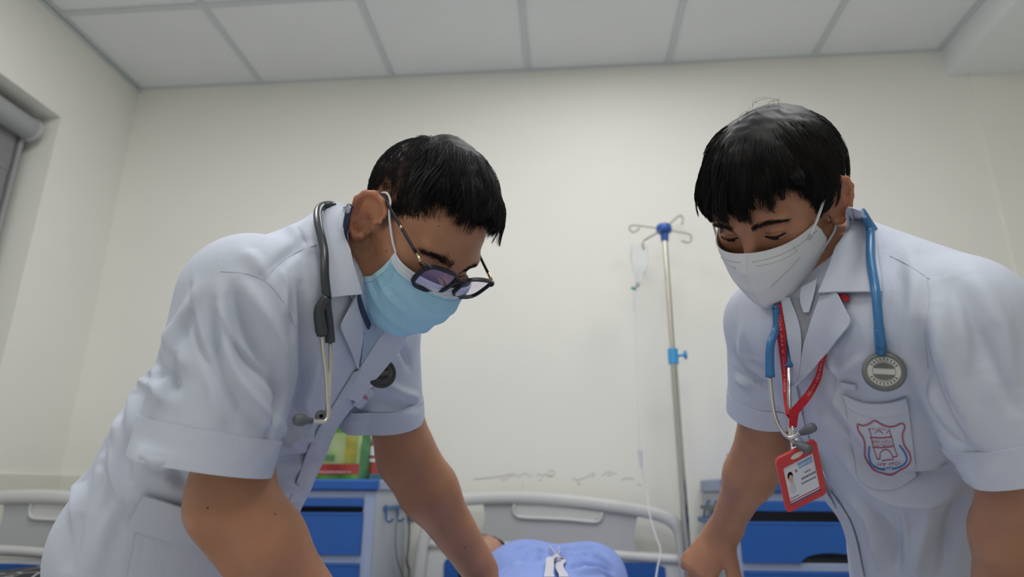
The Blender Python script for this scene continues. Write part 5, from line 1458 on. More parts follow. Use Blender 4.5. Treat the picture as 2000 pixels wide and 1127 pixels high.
CF.add(lambda P: s_caps(P, SR_F, SR_F - latR * .06, .066, .085), SR_F, .13, .05)
HR_F, HR_N = at(1490, 800, 1.085), at(2012, 896, .755)
sleeve_field(CF, SR_F, HR_F, (.060, .066), (.056, .060), RT, .07)
sleeve_field(CF, SR_N, HR_N, (.080, .080), (.076, .074), RT, .10)
CF.cut.append(lambda P, d: smax(d, -s_caps(P, NECK_R[0] + unit(NECK_R[1] - NECK_R[0]) * .01, NECK_R[1], .064, .070), .01))
lo, hi = bounds([s[0] for s in stR] + [SR_N, SR_F, HR_N, HR_F], .21); lo[2] = max(lo[2], .40)
V, Fc = mesh_field(CF, lo, hi, H_COAT, 2, 1)
S0 = Surf(V, Fc); N = vert_normals(V, Fc)
V = V + N * wob(V, .0016, 24, 9)[:, None]
V = fold(V, N, S0, [
    ([(1640, 860), (1700, 920), (1780, 938), (1860, 925), (1910, 890)], .014, -.012), ([(1650, 900), (1720, 960), (1800, 975), (1880, 955)], .018, .010),
    ([(1600, 790), (1650, 850), (1700, 890)], .012, -.007), ([(1620, 760), (1670, 830)], .014, .006),
    ([(1800, 640), (1800, 720), (1830, 800), (1880, 870)], .014, -.012), ([(1830, 600), (1840, 680), (1870, 770), (1900, 850)], .016, .007),
    ([(1850, 540), (1900, 620), (1930, 720)], .016, -.006), ([(1900, 540), (1950, 640), (1970, 760)], .018, .006),
    ([(1640, 950), (1700, 1010), (1720, 1100)], .014, .008), ([(1690, 980), (1740, 1050), (1750, 1120)], .012, -.009), ([(1820, 980), (1800, 1060), (1790, 1127)], .014, .007), ([(1880, 960), (1850, 1040), (1840, 1127)], .012, -.008),
    ([(1450, 640), (1460, 700), (1500, 740)], .010, .006), ([(1440, 690), (1465, 730), (1500, 760)], .009, -.006), ([(1440, 740), (1470, 755)], .009, .006),
    ([(1610, 700), (1640, 720), (1700, 700)], .012, .004), ([(1770, 480), (1790, 560), (1780, 640)], .014, .005),
    ([(1560, 880), (1600, 920), (1640, 980)], .012, -.006),
    ([(1640, 800), (1660, 850), (1700, 905), (1760, 930)], .006, -.0035), ([(1655, 795), (1676, 850), (1712, 895)], .006, .0030), ([(1760, 990), (1772, 1040), (1768, 1100)], .006, .0035), ([(1745, 1000), (1756, 1050), (1750, 1110)], .006, -.0035),
    ([(1700, 1040), (1716, 1080), (1720, 1120)], .006, .0030), ([(1440, 660), (1458, 690), (1490, 705)], .006, .0030), ([(1436, 720), (1462, 744), (1498, 752)], .006, -.0030), ([(1835, 700), (1850, 770), (1885, 830)], .007, -.0035), ([(1870, 560), (1885, 640), (1890, 720)], .008, .0030),
    ([(1930, 640), (1945, 720), (1980, 800)], .008, -.0035), ([(1620, 700), (1640, 740), (1636, 790)], .006, .0028),
])
V = smooth_verts(V, Fc, 1)
coatR = pydata('coat', V, Fc, M_COAT, docR)
SR = Surf(V, Fc)
hem_band('sleeve_hem', SR, SR_N, HR_N, RT, M_COAT, coatR); hem_band('sleeve_hem', SR, SR_F, HR_F, RT, M_COAT, coatR, .032)
SRB = Surf(np.concatenate([SR.V, SBR.V]), np.concatenate([SR.F, SBR.F + len(SR.V)]))

hairR = dict(n=15000, clump=(380, .80), clump_jit=.006, pole=(-.05, -.38, .92), pts=10, rad=.00050, mess=.10, jit=.0010, cap_deg=125, cap_edge=.02,
    top=lambda d: smooth01(d @ unit((0, .1, 1)), -.1, .6),
    limit=lambda p: np.interp(np.degrees(np.arctan2(p[..., 0], p[..., 1])), [-180, -125, -110, -86, -80, -72, -66, -56, -44, -36, -28, -20, -12, -4, 6, 14, 24, 34, 44, 55, 66, 72, 80, 86, 110, 125, 180], [-.045, -.005, .034, .030, -.010, -.008, .030, .066, .076, .064, .072, .056, .066, .050, .058, .046, .056, .046, .052, .050, .024, -.008, -.010, .030, .034, -.005, -.045]),
    length=lambda d, w, r: (.045 + .065 * w) * r.uniform(.8, 1.1, len(d)),
    height=lambda d, w, r: (.010 + .011 * w) * r.uniform(.8, 1.12, len(d)),
    drift=lambda d, w: .06 * np.ones(len(d)),
    profile=lambda t: np.minimum(1, (t + .03) ** .5 * 1.2) * (1 - .45 * t ** 3),
    cap=lambda d, w: .0075 + .0090 * w)
make_hair(docR, RR, OR, hairR, M_HAIR2, 31)
make_brow(docR, RR, OR, 1, M_HAIR2, 41, .036, .005, .0042); make_brow(docR, RR, OR, -1, M_HAIR2, 42, .036, .005, .0042)
rw = np.random.default_rng(77); mb = MB()
for k in range(16):
    a = rw.uniform(-.9, .9); b0 = HC + np.array([.03 * math.sin(a) - .005, -.02 + rw.uniform(-.03, .02), .098]); dr = np.array([rw.normal(0, .5), rw.normal(.2, .6), .35]); ln = rw.uniform(.02, .045)
    P = [b0 + unit(dr) * ln * t + np.array([0, 0, -.030 * t * t]) + np.array([.01 * math.sin(3 * t + k), 0, 0]) * t for t in np.linspace(0, 1, 7)]
    mb.tube(to_world(np.array(P), RR, OR), np.linspace(.00028, .0001, 7), 3)
tag(mb.build('stray_hair', M_HAIR2, docR), kind='stuff')
def eye_open(root, R, O, side):
    """narrow open eye: white, dark iris, upper and lower lash lines on the lid bulge"""
    c = np.array([.032, .0735, .0185])
    def pt(a, e, k=1.0):
        q = c + k * np.array([.0158 * math.sin(a), .0138 * math.cos(a) * math.cos(e), .0128 * math.sin(e)]); q[0] *= side; return q
    up = [pt(a, -.28 + .16 * a * a - .02, 1.17) for a in np.linspace(-1, 1, 14)]; dn = [pt(a, -.66 + .38 * a * a, 1.15) for a in np.linspace(-1, 1, 14)]
    G = np.array([[np.array(u) * (1 - f) + np.array(d_) * f for f in np.linspace(0, 1, 5)] for u, d_ in zip(up, dn)])
    G = to_world(G.reshape(-1, 3), R, O).reshape(G.shape)
    o = sheet('eye', G, .0006, M_EYE, root)
    ir = []
    for f in np.linspace(0, 2 * math.pi, 16, endpoint=False): ir.append(pt(-.05 * side + .34 * math.cos(f), -.44 + .19 * math.sin(f), 1.21))
    mb = MB(); vs = [mb.bm.verts.new(to_world(q, R, O)) for q in ir]; mb.bm.faces.new(vs); mb.build('iris', M_IRIS, o)
    MB().tube(to_world(np.array(up), R, O), .0011, 6).build('eyelash', M_HAIR2, root, smooth=True)
    MB().tube(to_world(np.array([pt(a, .16 - .1 * a * a, 1.10) for a in np.linspace(-.9, .9, 12)]), R, O), .0006, 5).build('lid_crease', M_SKIN, root, smooth=True)
eye_open(docR, RR, OR, 1); eye_open(docR, RR, OR, -1)

# folded white respirator
M_KN = mat('white_respirator', (0.66, 0.67, 0.68), 0.8, 0.2, noise=0.015, scale=50, bump=0.08, bscale=600)
M_KN2 = mat('respirator_weld_shaded', (0.48, 0.49, 0.50), 0.8, 0.2)  # fused welds are darker; this grey also carries some of their shade
KR = [(0, (.0715, .052, .007), (0, .1125, .008)), (.25, (.0745, .043, -.010), (0, .127, -.016)), (.5, (.0715, .034, -.032), (0, .134, -.044)), (.75, (.0600, .036, -.060), (0, .126, -.078)), (1.0, (.030, .066, -.098), (0, .104, -.112))]
def kn_pt(v, t, off=0.0):
    vs = [r[0] for r in KR]
    e = np.array([np.interp(v, vs, [r[1][k] for r in KR]) for k in range(3)]); c = np.array([np.interp(v, vs, [r[2][k] for r in KR]) for k in range(3)])
    a = abs(t); b = .020 * math.sin(math.pi * a) ** .9 * (1 - .3 * v)
    q = np.array([e[0] * a ** .92 * np.sign(t), c[1] + (e[1] - c[1]) * a ** 1.15 + b * .55, c[2] + (e[2] - c[2]) * a]); q[0] += np.sign(t) * b * .55
    return q + unit(np.array([np.sign(t) * (.5 + a), 1.0 - .5 * a, -.1])) * (off + .0010 * math.sin(11 * v + 5 * t))
rm = empty('respirator_mask', to_world((0, .12, -.05), RR, OR), 'white folded respirator mask with a centre ridge on the black-haired doctor', 'face mask')
def kn_grid(v0, v1, nv, t0, t1, nt_, off=0.0):
    G = np.array([[kn_pt(v, t, off) for t in np.linspace(t0, t1, nt_)] for v in np.linspace(v0, v1, nv)])
    return to_world(G.reshape(-1, 3), RR, OR).reshape(G.shape)
for t0, t1 in ((-1, 0), (0, 1)):
    sheet('mask_half', kn_grid(0, 1, 34, t0, t1, 24), .0018, M_KN, rm)
MB().tube(to_world(np.array([kn_pt(v, 0, .001) for v in np.linspace(0, 1, 30)]), RR, OR), .0012, 8).build('centre_ridge', M_KN, rm, smooth=True)
def kn_line(pts, r, m, name): return MB().tube(to_world(np.array([kn_pt(v, t, .0012) for v, t in spline(pts, 24)]), RR, OR), r, 6).build(name, m, rm, smooth=True)
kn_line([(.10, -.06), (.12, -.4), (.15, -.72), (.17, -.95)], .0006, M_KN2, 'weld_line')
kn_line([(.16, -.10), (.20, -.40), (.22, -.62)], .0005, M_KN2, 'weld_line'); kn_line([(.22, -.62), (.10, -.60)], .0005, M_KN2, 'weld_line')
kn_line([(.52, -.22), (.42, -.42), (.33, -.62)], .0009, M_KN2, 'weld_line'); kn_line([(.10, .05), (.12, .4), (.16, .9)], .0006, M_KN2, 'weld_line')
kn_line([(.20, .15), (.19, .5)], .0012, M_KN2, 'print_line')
for sg in (-1, 1):
    q = to_world(kn_pt(.16, .84 * sg, .0014), RR, OR); q2 = to_world(kn_pt(.16, .84 * sg, .003), RR, OR)
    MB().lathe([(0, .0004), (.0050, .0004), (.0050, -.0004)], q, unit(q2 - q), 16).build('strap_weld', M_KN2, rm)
    lp = [kn_pt(.12, .86 * sg, .002), (.0790 * sg, .044, .016), (.0825 * sg, .018, .031), (.080 * sg, .004, .0415), (.0745 * sg, -.013, .038), (.073 * sg, -.024, .010), (.0735 * sg, -.016, -.020), (.0745 * sg, .006, -.036), (.071 * sg, .022, -.042), kn_pt(.62, .93 * sg)]
    MB().tube(to_world(spline(lp, 44), RR, OR), .0018, 8).build('ear_loop', M_ELASTIC, rm, smooth=True)

# collar, lapels, shirt
M_SHIRT2 = mat('grey_shirt', (0.30, 0.31, 0.35), 0.85, 0.2)
patch('shirt', SRB, [(1538, 590), (1552, 640), (1560, 700), (1556, 745)], [(1606, 570), (1596, 620), (1576, 680), (1560, 745)], .004, .0015, M_SHIRT2, coatR)
patch('shirt_collar', SRB, [(1568, 566), (1566, 590), (1574, 612)], [(1600, 550), (1594, 580), (1584, 612)], .010, .002, M_COAT2, coatR, 8, 10)
patch('collar', SRB, [(1655, 402), (1642, 466), (1624, 530), (1606, 578)], [(1682, 410), (1712, 466), (1722, 525), (1727, 574)], .010, .003, M_COAT2, coatR, 16, 18, offs=lambda t, s: .014 - .005 * t)
patch('lapel', SRB, [(1606, 580), (1590, 620), (1572, 670), (1556, 746)], [(1644, 577), (1672, 631), (1632, 676), (1557, 748)], .009, .0025, M_COAT2, coatR, 14, 26, lin=True, relax=1, offs=lambda t, s: .006 + .005 * t)
patch('lapel', SRB, [(1528, 584), (1538, 640), (1548, 700), (1556, 748)], [(1545, 584), (1566, 640), (1566, 700), (1557, 748)], .008, .0025, M_COAT2, coatR, 8, 18)
patch('placket', SR, [(1556, 748), (1580, 850), (1620, 950), (1665, 1020), (1690, 1127)], [(1535, 760), (1556, 850), (1600, 960), (1650, 1030), (1672, 1127)], .004, .002, M_COAT, coatR, 8, 26)
PK = [(1648, 770), (1690, 786), (1735, 785), (1772, 774)], [(1676, 935), (1712, 955), (1755, 952), (1790, 930)]
pkR = patch('breast_pocket', SR, PK[0], PK[1], .003, .0015, M_COAT, coatR, 20, 16)
patch('pocket_hem', SR, PK[0], [(1653, 796), (1693, 811), (1738, 810), (1775, 800)], .005, .002, M_COAT2, coatR, 8, 16)
patch('name_slit', SR, [(1640, 744), (1674, 749)], [(1641, 754), (1674, 759)], .005, .002, M_COAT2, coatR, 5, 8)
for pts in ([(1808, 540), (1815, 580), (1806, 660), (1812, 720)], [(1738, 500), (1770, 515), (1815, 545)], [(1885, 880), (1930, 900), (1990, 890)], [(1432, 770), (1470, 788), (1524, 796)]):
    seam('seam', SR, pts, .0006, M_COAT, coatR, .0003)
SPK = obj_surf(pkR)
M_ER = mat('emblem_red', (0.40, 0.10, 0.13), 0.7); M_EB = mat('emblem_blue', (0.07, 0.19, 0.46), 0.7)
em = lambda pts: [(1480 + x / 4.697, 780 + y / 4.697) for x, y in pts]
def stroke(name, pts, w, m, n=40, closed=False):
    px = spline(em(pts), n); T = np.gradient(px, axis=0); T /= np.maximum(np.linalg.norm(T, axis=1, keepdims=True), 1e-6); Nn = np.stack([-T[:, 1], T[:, 0]], 1)
    P = np.stack([SPK.drape(px - Nn * w / 2, .0009), SPK.drape(px + Nn * w / 2, .0009)], 1)
    return sheet(name, P, .0006, m, coatR)
stroke('emblem_outline', [(915, 225), (965, 240), (1020, 225), (1075, 195), (1130, 225), (1200, 250), (1260, 245), (1320, 220), (1350, 250), (1328, 330), (1345, 420), (1390, 490), (1402, 560), (1370, 610), (1300, 650), (1230, 690), (1150, 680), (1070, 650), (1020, 590), (985, 520), (985, 440), (970, 360), (920, 280), (915, 225)], 2.6, M_ER, 120)
stroke('emblem_laurel', [(1025, 430), (1022, 520), (1050, 600), (1110, 635), (1170, 645)], 3.2, M_EB); stroke('emblem_laurel', [(1300, 420), (1350, 490), (1365, 560), (1320, 610), (1235, 638)], 3.2, M_EB)
for pts, w in (([(1030, 348), (1130, 352), (1230, 345)], 2.2), ([(1040, 350), (1065, 450), (1095, 545)], 1.2), ([(1225, 330), (1250, 430), (1282, 520)], 1.2), ([(1095, 545), (1125, 548)], 1.2), ([(1240, 530), (1282, 520)], 1.2),
               ([(1122, 545), (1125, 490), (1170, 458), (1215, 480), (1240, 535)], 1.3), ([(1050, 440), (1150, 442), (1250, 430)], 1.4), ([(1015, 270), (1040, 320), (1035, 348)], 1.2), ([(1205, 270), (1215, 310), (1228, 345)], 1.2),
               ([(1075, 310), (1110, 285), (1150, 312)], 1.0), ([(1180, 310), (1200, 290)], 1.0), ([(1140, 560), (1200, 553), (1245, 548)], 1.4)):
    stroke('emblem_gate', pts, w, M_ER, 14)
E_ = lambda x, y: (1480 + x / 4.697, 780 + y / 4.697)
draped_text('emblem_text', SPK, 'HÀ NỘI', E_(1203, 588), (105 / 4.697, -8 / 4.697), (0, -20 / 4.697), .0016, M_ER, coatR)
draped_text('emblem_text', SPK, 'ĐẠI HỌC', E_(1100, 268), (80 / 4.697, 2 / 4.697), (0, -13 / 4.697), .0016, M_ER, coatR)
draped_text('emblem_text', SPK, 'ĐẠI HỌC', E_(1140, 385), (88 / 4.697, 0), (0, -16 / 4.697), .0016, M_ER, coatR)
draped_text('emblem_text', SPK, 'TRƯỜNG', E_(1150, 425), (88 / 4.697, 0), (0, -13 / 4.697), .0016, M_ER, coatR)
draped_text('emblem_text', SPK, '1902', E_(1200, 625), (40 / 4.697, -3 / 4.697), (0, -12 / 4.697), .0016, M_EB, coatR)
legs(docR, stR[1][0] + np.array([.0, 0, -.02]), latR * np.array([1, 1, 0]) / np.linalg.norm(latR[:2]), [stR[1][0] * np.array([1, 1, 0]) + np.array([.10, .12, 0]), stR[1][0] * np.array([1, 1, 0]) + np.array([.14, -.10, 0])], M_TROUSER, M_SHOE)

# blue stethoscope
M_BTUBE = mat('blue_rubber', (0.035, 0.16, 0.36), 0.3, 0.5)
ss = empty('stethoscope', SRB.drape([(1727, 640)], .01)[0], 'blue stethoscope with grey chestpiece hung round the neck beside the red lanyard', 'stethoscope')
nearR = SRB.drape([(1682, 413), (1692, 428), (1702, 465), (1711, 520), (1718, 580), (1725, 640), (1730, 676)], [.010, .016, .018, .018, .018, .015, .012])
ncen = NECK_R[0]; nax = unit(NECK_R[1] - NECK_R[0]); farR = SRB.drape([(1520, 606)], .012)[0]
bkd = -RR[:, 1]; bkd = unit(bkd - nax * (bkd @ nax)); sdd = unit(-latR - nax * (-latR @ nax))
ringR = [ncen + nax * .02 + .086 * (math.cos(a) * sdd + math.sin(a) * bkd) for a in np.linspace(.3, math.pi - .05, 9)]
MB().tube(spline(np.concatenate([nearR[::-1], ringR, [farR]]), 90), .0053, 14).build('neck_tube', M_BTUBE, ss, smooth=True)
dR = (farR - CAM) @ FW
t1 = [farR] + [at(x, y, dR + d_) for x, y, d_ in ((1516, 640, .0), (1505, 672, -.01), (1503, 705, -.01), (1504, 736, -.01))]
MB().tube(spline(t1, 24), np.linspace(.0050, .0066, 24), 12).build('yoke_tube', M_BTUBE, ss, smooth=True)
t2 = [farR] + [at(x, y, dR + d_) for x, y, d_ in ((1528, 650, .004), (1540, 690, .004), (1541, 716, .0))]
MB().tube(spline(t2, 20), .0052, 12).build('yoke_tube', M_BTUBE, ss, smooth=True)
e1 = [t1[-1]] + [at(x, y, dR + d_) for x, y, d_ in ((1508, 780, -.02), (1516, 820, -.03), (1530, 846, -.04), (1543, 855, -.045), (1556, 850, -.05), (1566, 845, -.055))]
e2 = [t2[-1]] + [at(x, y, dR + d_) for x, y, d_ in ((1542, 760, -.02), (1543, 820, -.035), (1544, 850, -.04), (1548, 862, -.045), (1556, 866, -.05))]
for e in (e1, e2):
    MB().tube(spline(e, 40), .0026, 10).build('ear_tube', M_CHROME, ss, smooth=True)
    MB().lathe([(0, -.002), (.0035, -.002), (.0050, .004), (.0064, .010), (.0064, .017), (.0050, .020), (0, .0205)], e[-1], unit(e[-1] - e[-2]), 18).build('ear_tip', M_TIP, ss, smooth=True)
cR = SRB.drape([(1733, 713)], .019)[0]
chestpiece(ss, cR, unit(CAM - cR) + np.array([.05, 0, .12]), .0245 * ((cR - CAM) @ FW) / .80, mat('grey_rim', (.12, .13, .13), .45), mat('pale_diaphragm', (.42, .42, .39), .4), mat('mark_grey', (.10, .105, .10), .5), UP)
rimp = cR + UP * .021 + FW * .006
MB().tube([nearR[-2], nearR[-1] * .4 + rimp * .6 + FW * .002, rimp], [.0060, .0062, .0056], 12).build('stem', M_BTUBE, ss, smooth=True)

# red lanyard with identity card
M_RED = mat('red_ribbon', (0.42, 0.012, 0.022), 0.55, 0.4); M_REDP = mat('red_card_plastic', (0.48, 0.025, 0.03), 0.35, 0.5); M_PINKINK = mat('ribbon_print', (0.62, 0.30, 0.30), 0.6)
dB = .865
clipP = at(1547, 832, dB)
ly = empty('id_badge', clipP, 'red lanyard with red identity card holder worn over the white coat', 'badge')
def ribbon(name, edgeA, edgeB, n=30, offs=.010, blend=None):
    A, Bq = spline(edgeA, n), spline(edgeB, n); rows = []
    for f in (0, .25, .5, .75, 1): rows.append(SRB.drape(A * (1 - f) + Bq * f, offs))
    P = np.array(rows); s_ = smooth01(np.linspace(0, 1, n), .45, 1.0)
    for i in range(P.shape[0]):
        for j in range(n):
            dj = (P[i, j] - CAM) @ FW; tgt = dj * (1 - s_[j]) + min(dj, dB) * s_[j] if blend is None else blend
            P[i, j] = CAM + (P[i, j] - CAM) * (tgt / dj)
    for _ in range(6): P[:, 1:-1] = .5 * P[:, 1:-1] + .25 * (P[:, :-2] + P[:, 2:])
    m = P.mean(0, keepdims=True); P = m + (P - m)
    return sheet(name, P, .0012, M_RED, ly), P
_, PA = ribbon('strap', [(1518, 596), (1523, 660), (1531, 720), (1538, 775), (1543, 806)], [(1530, 596), (1538, 655), (1541, 720), (1544, 775), (1550, 806)])
_, PB = ribbon('strap', [(1612, 682), (1598, 722), (1578, 760), (1556, 790), (1543, 806)], [(1624, 676), (1612, 722), (1594, 765), (1570, 800), (1554, 818)])
MB().grid(np.array([[at(1542, 798, dB - .001), at(1561, 803, dB - .001)], [at(1541, 836, dB - .001), at(1556, 835, dB - .001)]])).build('strap_joint', M_RED, ly)
sheet('strap', SRB.drape(coons([(1640, 578), (1650, 586), (1655, 592)], [(1656, 577), (1662, 582), (1664, 588)], 4, 6).reshape(-1, 2), .006).reshape(4, 6, 3), .0012, M_RED, ly)
def ribbon_text(body, P, f0, f1, flip):
    V, Fc = text_mesh(body); lo, hi = V[:, :2].min(0), V[:, :2].max(0); q = (V[:, :2] - lo) / (hi - lo)
    n = P.shape[1]; u = (f0 + (f1 - f0) * q[:, 0]) * (n - 1); w = (.28 + .44 * (q[:, 1] if not flip else 1 - q[:, 1])) * (P.shape[0] - 1)
    i0 = np.clip(np.floor(u).astype(int), 0, n - 2); fu = (u - i0)[:, None]; j0 = np.clip(np.floor(w).astype(int), 0, P.shape[0] - 2); fw = (w - j0)[:, None]
    g = (P[j0, i0] * (1 - fu) + P[j0, i0 + 1] * fu) * (1 - fw) + (P[j0 + 1, i0] * (1 - fu) + P[j0 + 1, i0 + 1] * fu) * fw
    g = g + np.array([unit(CAM - p) for p in g]) * .0011
    me = bpy.data.meshes.new('strap_text'); me.from_pydata([tuple(p) for p in g], [], Fc); me.update(); link('strap_text', me, M_PINKINK, ly)
ribbon_text('ĐẠI HỌC Y HÀ NỘI', PA, .78, .10, False)
ribbon_text('BỆNH VIỆN ĐẠI HỌC', PB, .62, .02, True)
MB().tube([clipP, at(1549, 852, dB), at(1550, 872, dB)], .0022, 8).build('clip', M_CHROME, ly, smooth=True)
MB().lathe([(.0035, -.001), (.0055, -.001), (.0055, .001), (.0035, .001), (.0035, -.001)], at(1549, 842, dB), RT + .4 * UP, 16).build('clip_ring', M_CHROME, ly, smooth=True)
# holder: plate with rounded corners in the plane spanned by the card's photo corners
c00, c10, c11, c01 = (at(x, y, dB + d_) for x, y, d_ in ((1514, 897, .0), (1592, 858, -.006), (1615, 961, .004), (1536, 1003, .012)))
U_ = ((c10 - c00) + (c11 - c01)) / 2; V_ = ((c01 - c00) + (c11 - c10)) / 2; Oc = (c00 + c10 + c11 + c01) / 4; Wc, Hc = np.linalg.norm(U_), np.linalg.norm(V_)
u_, v_ = unit(U_), unit(V_ - unit(U_) * (V_ @ unit(U_)) * 0); nn = unit(np.cross(v_, u_)); nn = nn if nn @ (CAM - Oc) > 0 else -nn
def rrect(w, h, r, n=6):
    pts = []
    for cx, cy, a0 in ((w / 2 - r, h / 2 - r, 0), (-w / 2 + r, h / 2 - r, math.pi / 2), (-w / 2 + r, -h / 2 + r, math.pi), (w / 2 - r, -h / 2 + r, 1.5 * math.pi)):
        pts += [(cx + r * math.cos(a0 + k * math.pi / 2 / n), cy + r * math.sin(a0 + k * math.pi / 2 / n)) for k in range(n + 1)]
    return pts
MB().prism(rrect(Wc, Hc, .006), Oc, u_, v_, -nn, .0035).build('card_holder', M_REDP, ly)
fr = MB(); out = rrect(Wc, Hc, .006); 
inn = [(x * .74, y * .70 + Hc * .055) for x, y in rrect(Wc, Hc, .003)]
R3 = lambda pts, h: np.array([Oc + a * u_ + b * v_ + nn * h for a, b in pts])
fr.grid(np.stack([R3(out, 0), R3(out, .0022), R3(inn, .0022), R3(inn, 0)], 1), close_u=True); fr.build('holder_frame', M_REDP, ly, angle=40)
def card_quad(name, x0, x1, y0, y1, m, h=.0006, par=None):
    return MB().prism([(x0 * Wc, y0 * Hc), (x1 * Wc, y0 * Hc), (x1 * Wc, y1 * Hc), (x0 * Wc, y1 * Hc)], Oc + nn * h, u_, v_, nn, .0002).build(name, m, par or ly)
M_CARD = mat('card_paper', (.60, .62, .70), .5); M_CINK = mat('card_ink', (.10, .11, .16), .6); M_CBLUE = mat('card_blue_ink', (.12, .28, .55), .6)
cd = card_quad('card', -.37, .37, -.295, .405, M_CARD, .0003)
card_quad('card_stripe', -.37, .37, .375, .395, mat('card_navy', (.03, .04, .16), .5), .0006, cd); card_quad('card_stripe', -.37, .37, .335, .350, M_RED, .0006, cd)
for (x0, x1, y0, y1, m) in ((-.02, .34, -.25, -.20, M_CBLUE), (-.0, .34, -.18, -.145, M_CBLUE), (.10, .26, -.045, -.02, M_CINK), (.0, .36, .03, .065, M_CINK), (-.02, .34, .12, .145, M_CINK), (-.33, -.12, .28, .30, M_CINK), (-.10, -.04, -.16, -.11, M_RED)):
    for k in range(max(1, int((x1 - x0) / .045))):
        a = x0 + (x1 - x0) * k / max(1, int((x1 - x0) / .045)); card_quad('card_print', a, a + .034, y0, y1, m, .0006, cd)
def card_blob(name, cx, cy, rx, ry, m, h): MB().prism([((cx + rx * math.cos(a)) * Wc, (cy + ry * math.sin(a)) * Hc) for a in np.linspace(0, 2 * math.pi, 20, endpoint=False)], Oc + nn * h, u_, v_, nn, .0002).build(name, m, cd)
card_blob('portrait_shoulders', -.23, .13, .075, .10, mat('portrait_shirt', (.5, .48, .5), .6), .0006); card_blob('portrait_hair', -.24, -.10, .065, .075, M_HAIR, .0007); card_blob('portrait_face', -.235, -.045, .05, .075, mat('portrait_skin', (.5, .33, .27), .6), .0009)
MB().prism([(a * .009, b * .0035 - Hc * .40) for a, b in [(math.cos(k), math.sin(k)) for k in np.linspace(0, 6.28, 14, endpoint=False)]], Oc + nn * .0021, u_, v_, nn, .0004).build('holder_slot', mat('slot_pale', (.6, .55, .48), .6), ly)

# ------------------------------------------------------------------ patient lying in the bed
M_GOWN = mat('pale_blue_gown', (0.25, 0.34, 0.70), 0.85, 0.2, noise=0.04, scale=30)
def pt_(px, py, Y): return on_y(px, py, Y)
pat = empty('person', (BED_X - .03, 1.5, .451), 'patient lying in the bed in a light blue gown with white ties', 'person')
PH = pt_(957, 1092, 2.02); PH[2] = max(PH[2], .56)
fwP = unit((-.45, -.15, .88)); upP = unit((-.15, .95, .05)); rtP = unit(np.cross(fwP, upP)); upP = np.cross(rtP, fwP); RP = np.stack([rtP, fwP, upP], -1)
OP = PH + np.array([-.005, .0, -.035])
shl, shr = np.array([pt_(1005, 1100, 1.80)[0], 1.80, .555]), np.array([pt_(1150, 1100, 1.80)[0], 1.80, .555])
chst = (shl + shr) / 2
pel = np.array([BED_X, 1.12, .55])
B = Field(.02)
B.add(lambda P: head_sdf((P - OP.astype(f32)) @ RP.astype(f32)), OP, .17, .02)
B.add(lambda P: s_caps(P, OP + RP @ np.array([0, -.02, -.04]), chst + np.array([0, .08, 0]), .05, .055), (OP + chst) / 2, .2)
latP = np.array([1., 0, 0])
torso_field(B, [(chst + np.array([0, .03, 0]), .13, .075), ((chst + pel) / 2, .12, .08), (pel, .13, .08)], latP, 0)
hands = [(shl, shl + np.array([-.06, -.24, -.01]), shl + np.array([.0, -.44, .0])), (shr, shr + np.array([.05, -.24, -.01]), shr + np.array([-.04, -.42, .02]))]
for a, b, c in hands:
    arm_field(B, a, b, c, (.045, .038, .027)); hand_field(B, c, c - b, (0, 0, -1), 1 if a is shl else -1, .3, .92)
for sg in (-1, 1):
    k_ = pel + np.array([.09 * sg, -.40, -.01]); f_ = pel + np.array([.09 * sg, -.72, -.03])
    B.add(lambda P, a=pel + np.array([.085 * sg, 0, 0]), b=k_: s_caps(P, a, b, .075, .055), k_, .5, .03); B.add(lambda P, a=k_, b=f_: s_caps(P, a, b, .05, .035), f_, .4, .02)
lo, hi = (np.array([BED_X - .36, .30, .452]), np.array([BED_X + .36, 2.24, .80]))
V, Fc = mesh_field(B, lo, hi, .0075, 1, 1)
bodyP = pydata('body', V, Fc, M_SKIN_PATIENT, pat)
G = Field(.03)
torso_field(G, [(chst + np.array([0, .04, .005]), .150, .085), ((chst + pel) / 2, .150, .095), (pel + np.array([0, 0, 0]), .165, .095), (pel + np.array([0, -.42, -.01]), .165, .085)], latP, 0, .05)
b1 = np.array([pt_(1025, 1080, 1.72)[0], 1.72, pt_(1025, 1062, 1.72)[2] - .055]); b2 = np.array([pt_(1150, 1080, 1.72)[0], 1.72, pt_(1150, 1062, 1.72)[2] - .06])
for a, e in ((shl, hands[0][1]), (shr, hands[1][1])): G.add(lambda P, a=a, e=e: s_caps(P, a, a * .35 + e * .65, .068, .062), (a + e) / 2, .25, .03)
G.add(lambda P: s_ell(P, b1, (.095, .13, .062)), b1, .17, .05); G.add(lambda P: s_ell(P, b2, (.085, .13, .062)), b2, .17, .05)
V, Fc = mesh_field(G, np.array([BED_X - .36, .5, .452]), np.array([BED_X + .36, 2.0, .82]), .006, 2, 1)
S0 = Surf(V, Fc); N = vert_normals(V, Fc); V = V + N * wob(V, .002, 30, 13)[:, None]
V = fold(V, N, S0, [([(1085, 1065), (1095, 1090), (1090, 1125)], .014, -.006), ([(1050, 1070), (1040, 1100), (1020, 1125)], .014, .006), ([(1115, 1095), (1150, 1085), (1190, 1100)], .010, .008), ([(1110, 1108), (1150, 1102), (1195, 1118)], .009, -.009), ([(1115, 1120), (1160, 1118), (1200, 1127)], .009, .007), ([(990, 1085), (1010, 1070), (1040, 1062)], .010, -.006), ([(1000, 1110), (1030, 1085), (1060, 1075)], .009, .006), ([(1020, 1122), (1045, 1098), (1065, 1090)], .009, -.006), ([(1100, 1072), (1130, 1075), (1160, 1068)], .008, .006), ([(1110, 1085), (1135, 1088), (1175, 1080)], .007, -.008), ([(1120, 1075), (1140, 1062), (1165, 1066)], .008, -.006)])
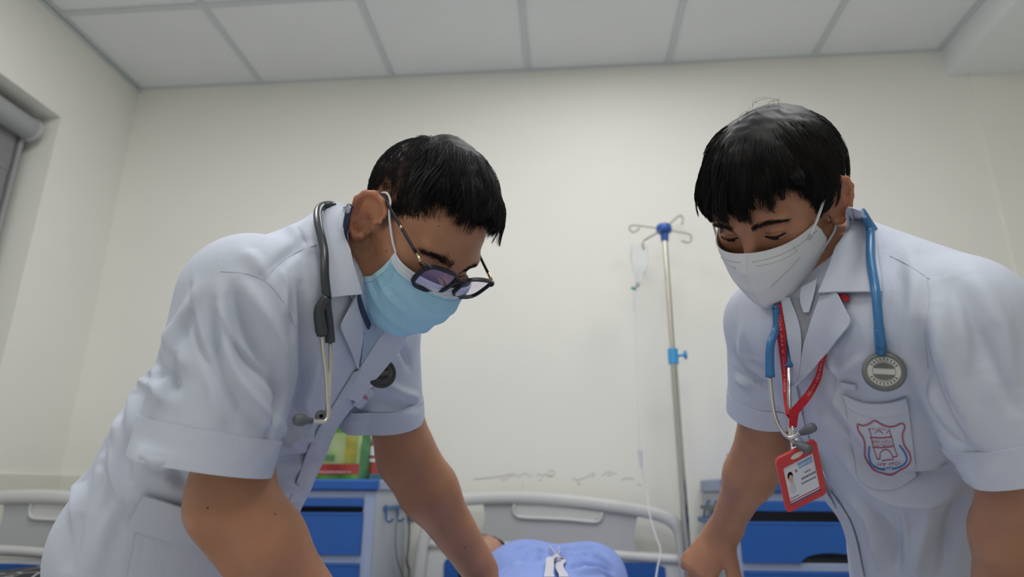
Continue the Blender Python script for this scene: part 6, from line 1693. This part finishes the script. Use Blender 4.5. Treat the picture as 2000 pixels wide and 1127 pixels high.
gown = pydata('gown', V, Fc, M_GOWN, pat); SG = Surf(V, Fc)
M_TIE = mat('white_tie_tape', (.56, .56, .64), .8)
c0 = SG.drape([(1084, 1098)], .008)[0]
for pts in ([(1084, 1096), (1074, 1100), (1072, 1118), (1072, 1140)], [(1084, 1096), (1092, 1100), (1097, 1120), (1100, 1140)]):
    P = SG.drape(spline(pts, 14), .012); sheet('tie', np.stack([P - RT * .008, P + RT * .008], 1), .002, M_TIE, gown)
for pts in ([(1084, 1094), (1078, 1084), (1072, 1076)], [(1084, 1094), (1092, 1084), (1096, 1076)]):
    P = SG.drape(spline(pts, 10), .010); sheet('tie', np.stack([P - UP * .005, P + UP * .005], 1), .002, M_TIE, gown)
MB().lathe([(0, -.008), (.008, -.004), (.010, .002), (.006, .008), (0, .009)], c0, UP, 12).build('tie_knot', M_TIE, gown, smooth=True)
hairP = dict(n=2500, pole=(0, -.5, .86), pts=6, rad=.0008, mess=.1, cap_deg=120, cap_edge=.02, top=lambda d: smooth01(d[:, 2], -.2, .5), length=lambda d, w, r: .03 + .03 * w, height=lambda d, w, r: .008 + .006 * w,
    drift=lambda d, w: np.zeros(len(d)), profile=lambda t: np.minimum(1, (t + .05) ** .5 * 1.2) * (1 - .4 * t ** 2), cap=lambda d, w: .006 + .004 * w)
make_hair(pat, RP, OP, hairP, M_HAIR, 51)
# bed pillow under the head
n, m_ = 26, 20
U, Vv = np.meshgrid(np.linspace(-1, 1, n), np.linspace(-1, 1, m_), indexing='ij'); hgt = np.clip((1 - U ** 4) * (1 - Vv ** 4), 0, 1) ** .5
Pt = np.stack([OP[0] + .06 + U * .24, 2.06 + Vv * .14, .485 + .033 * hgt - .03 * hgt * np.exp(-((U + .3) / .4) ** 2)], -1); Pb = Pt.copy(); Pb[..., 2] = .485 - .029 * hgt
mb = MB(); mb.grid(Pt); mb.grid(Pb); bmesh.ops.remove_doubles(mb.bm, verts=mb.bm.verts, dist=.0005)
tag(mb.build('pillow', M_SHEET, smooth=True), 'white pillow under the head of the patient', 'pillow')
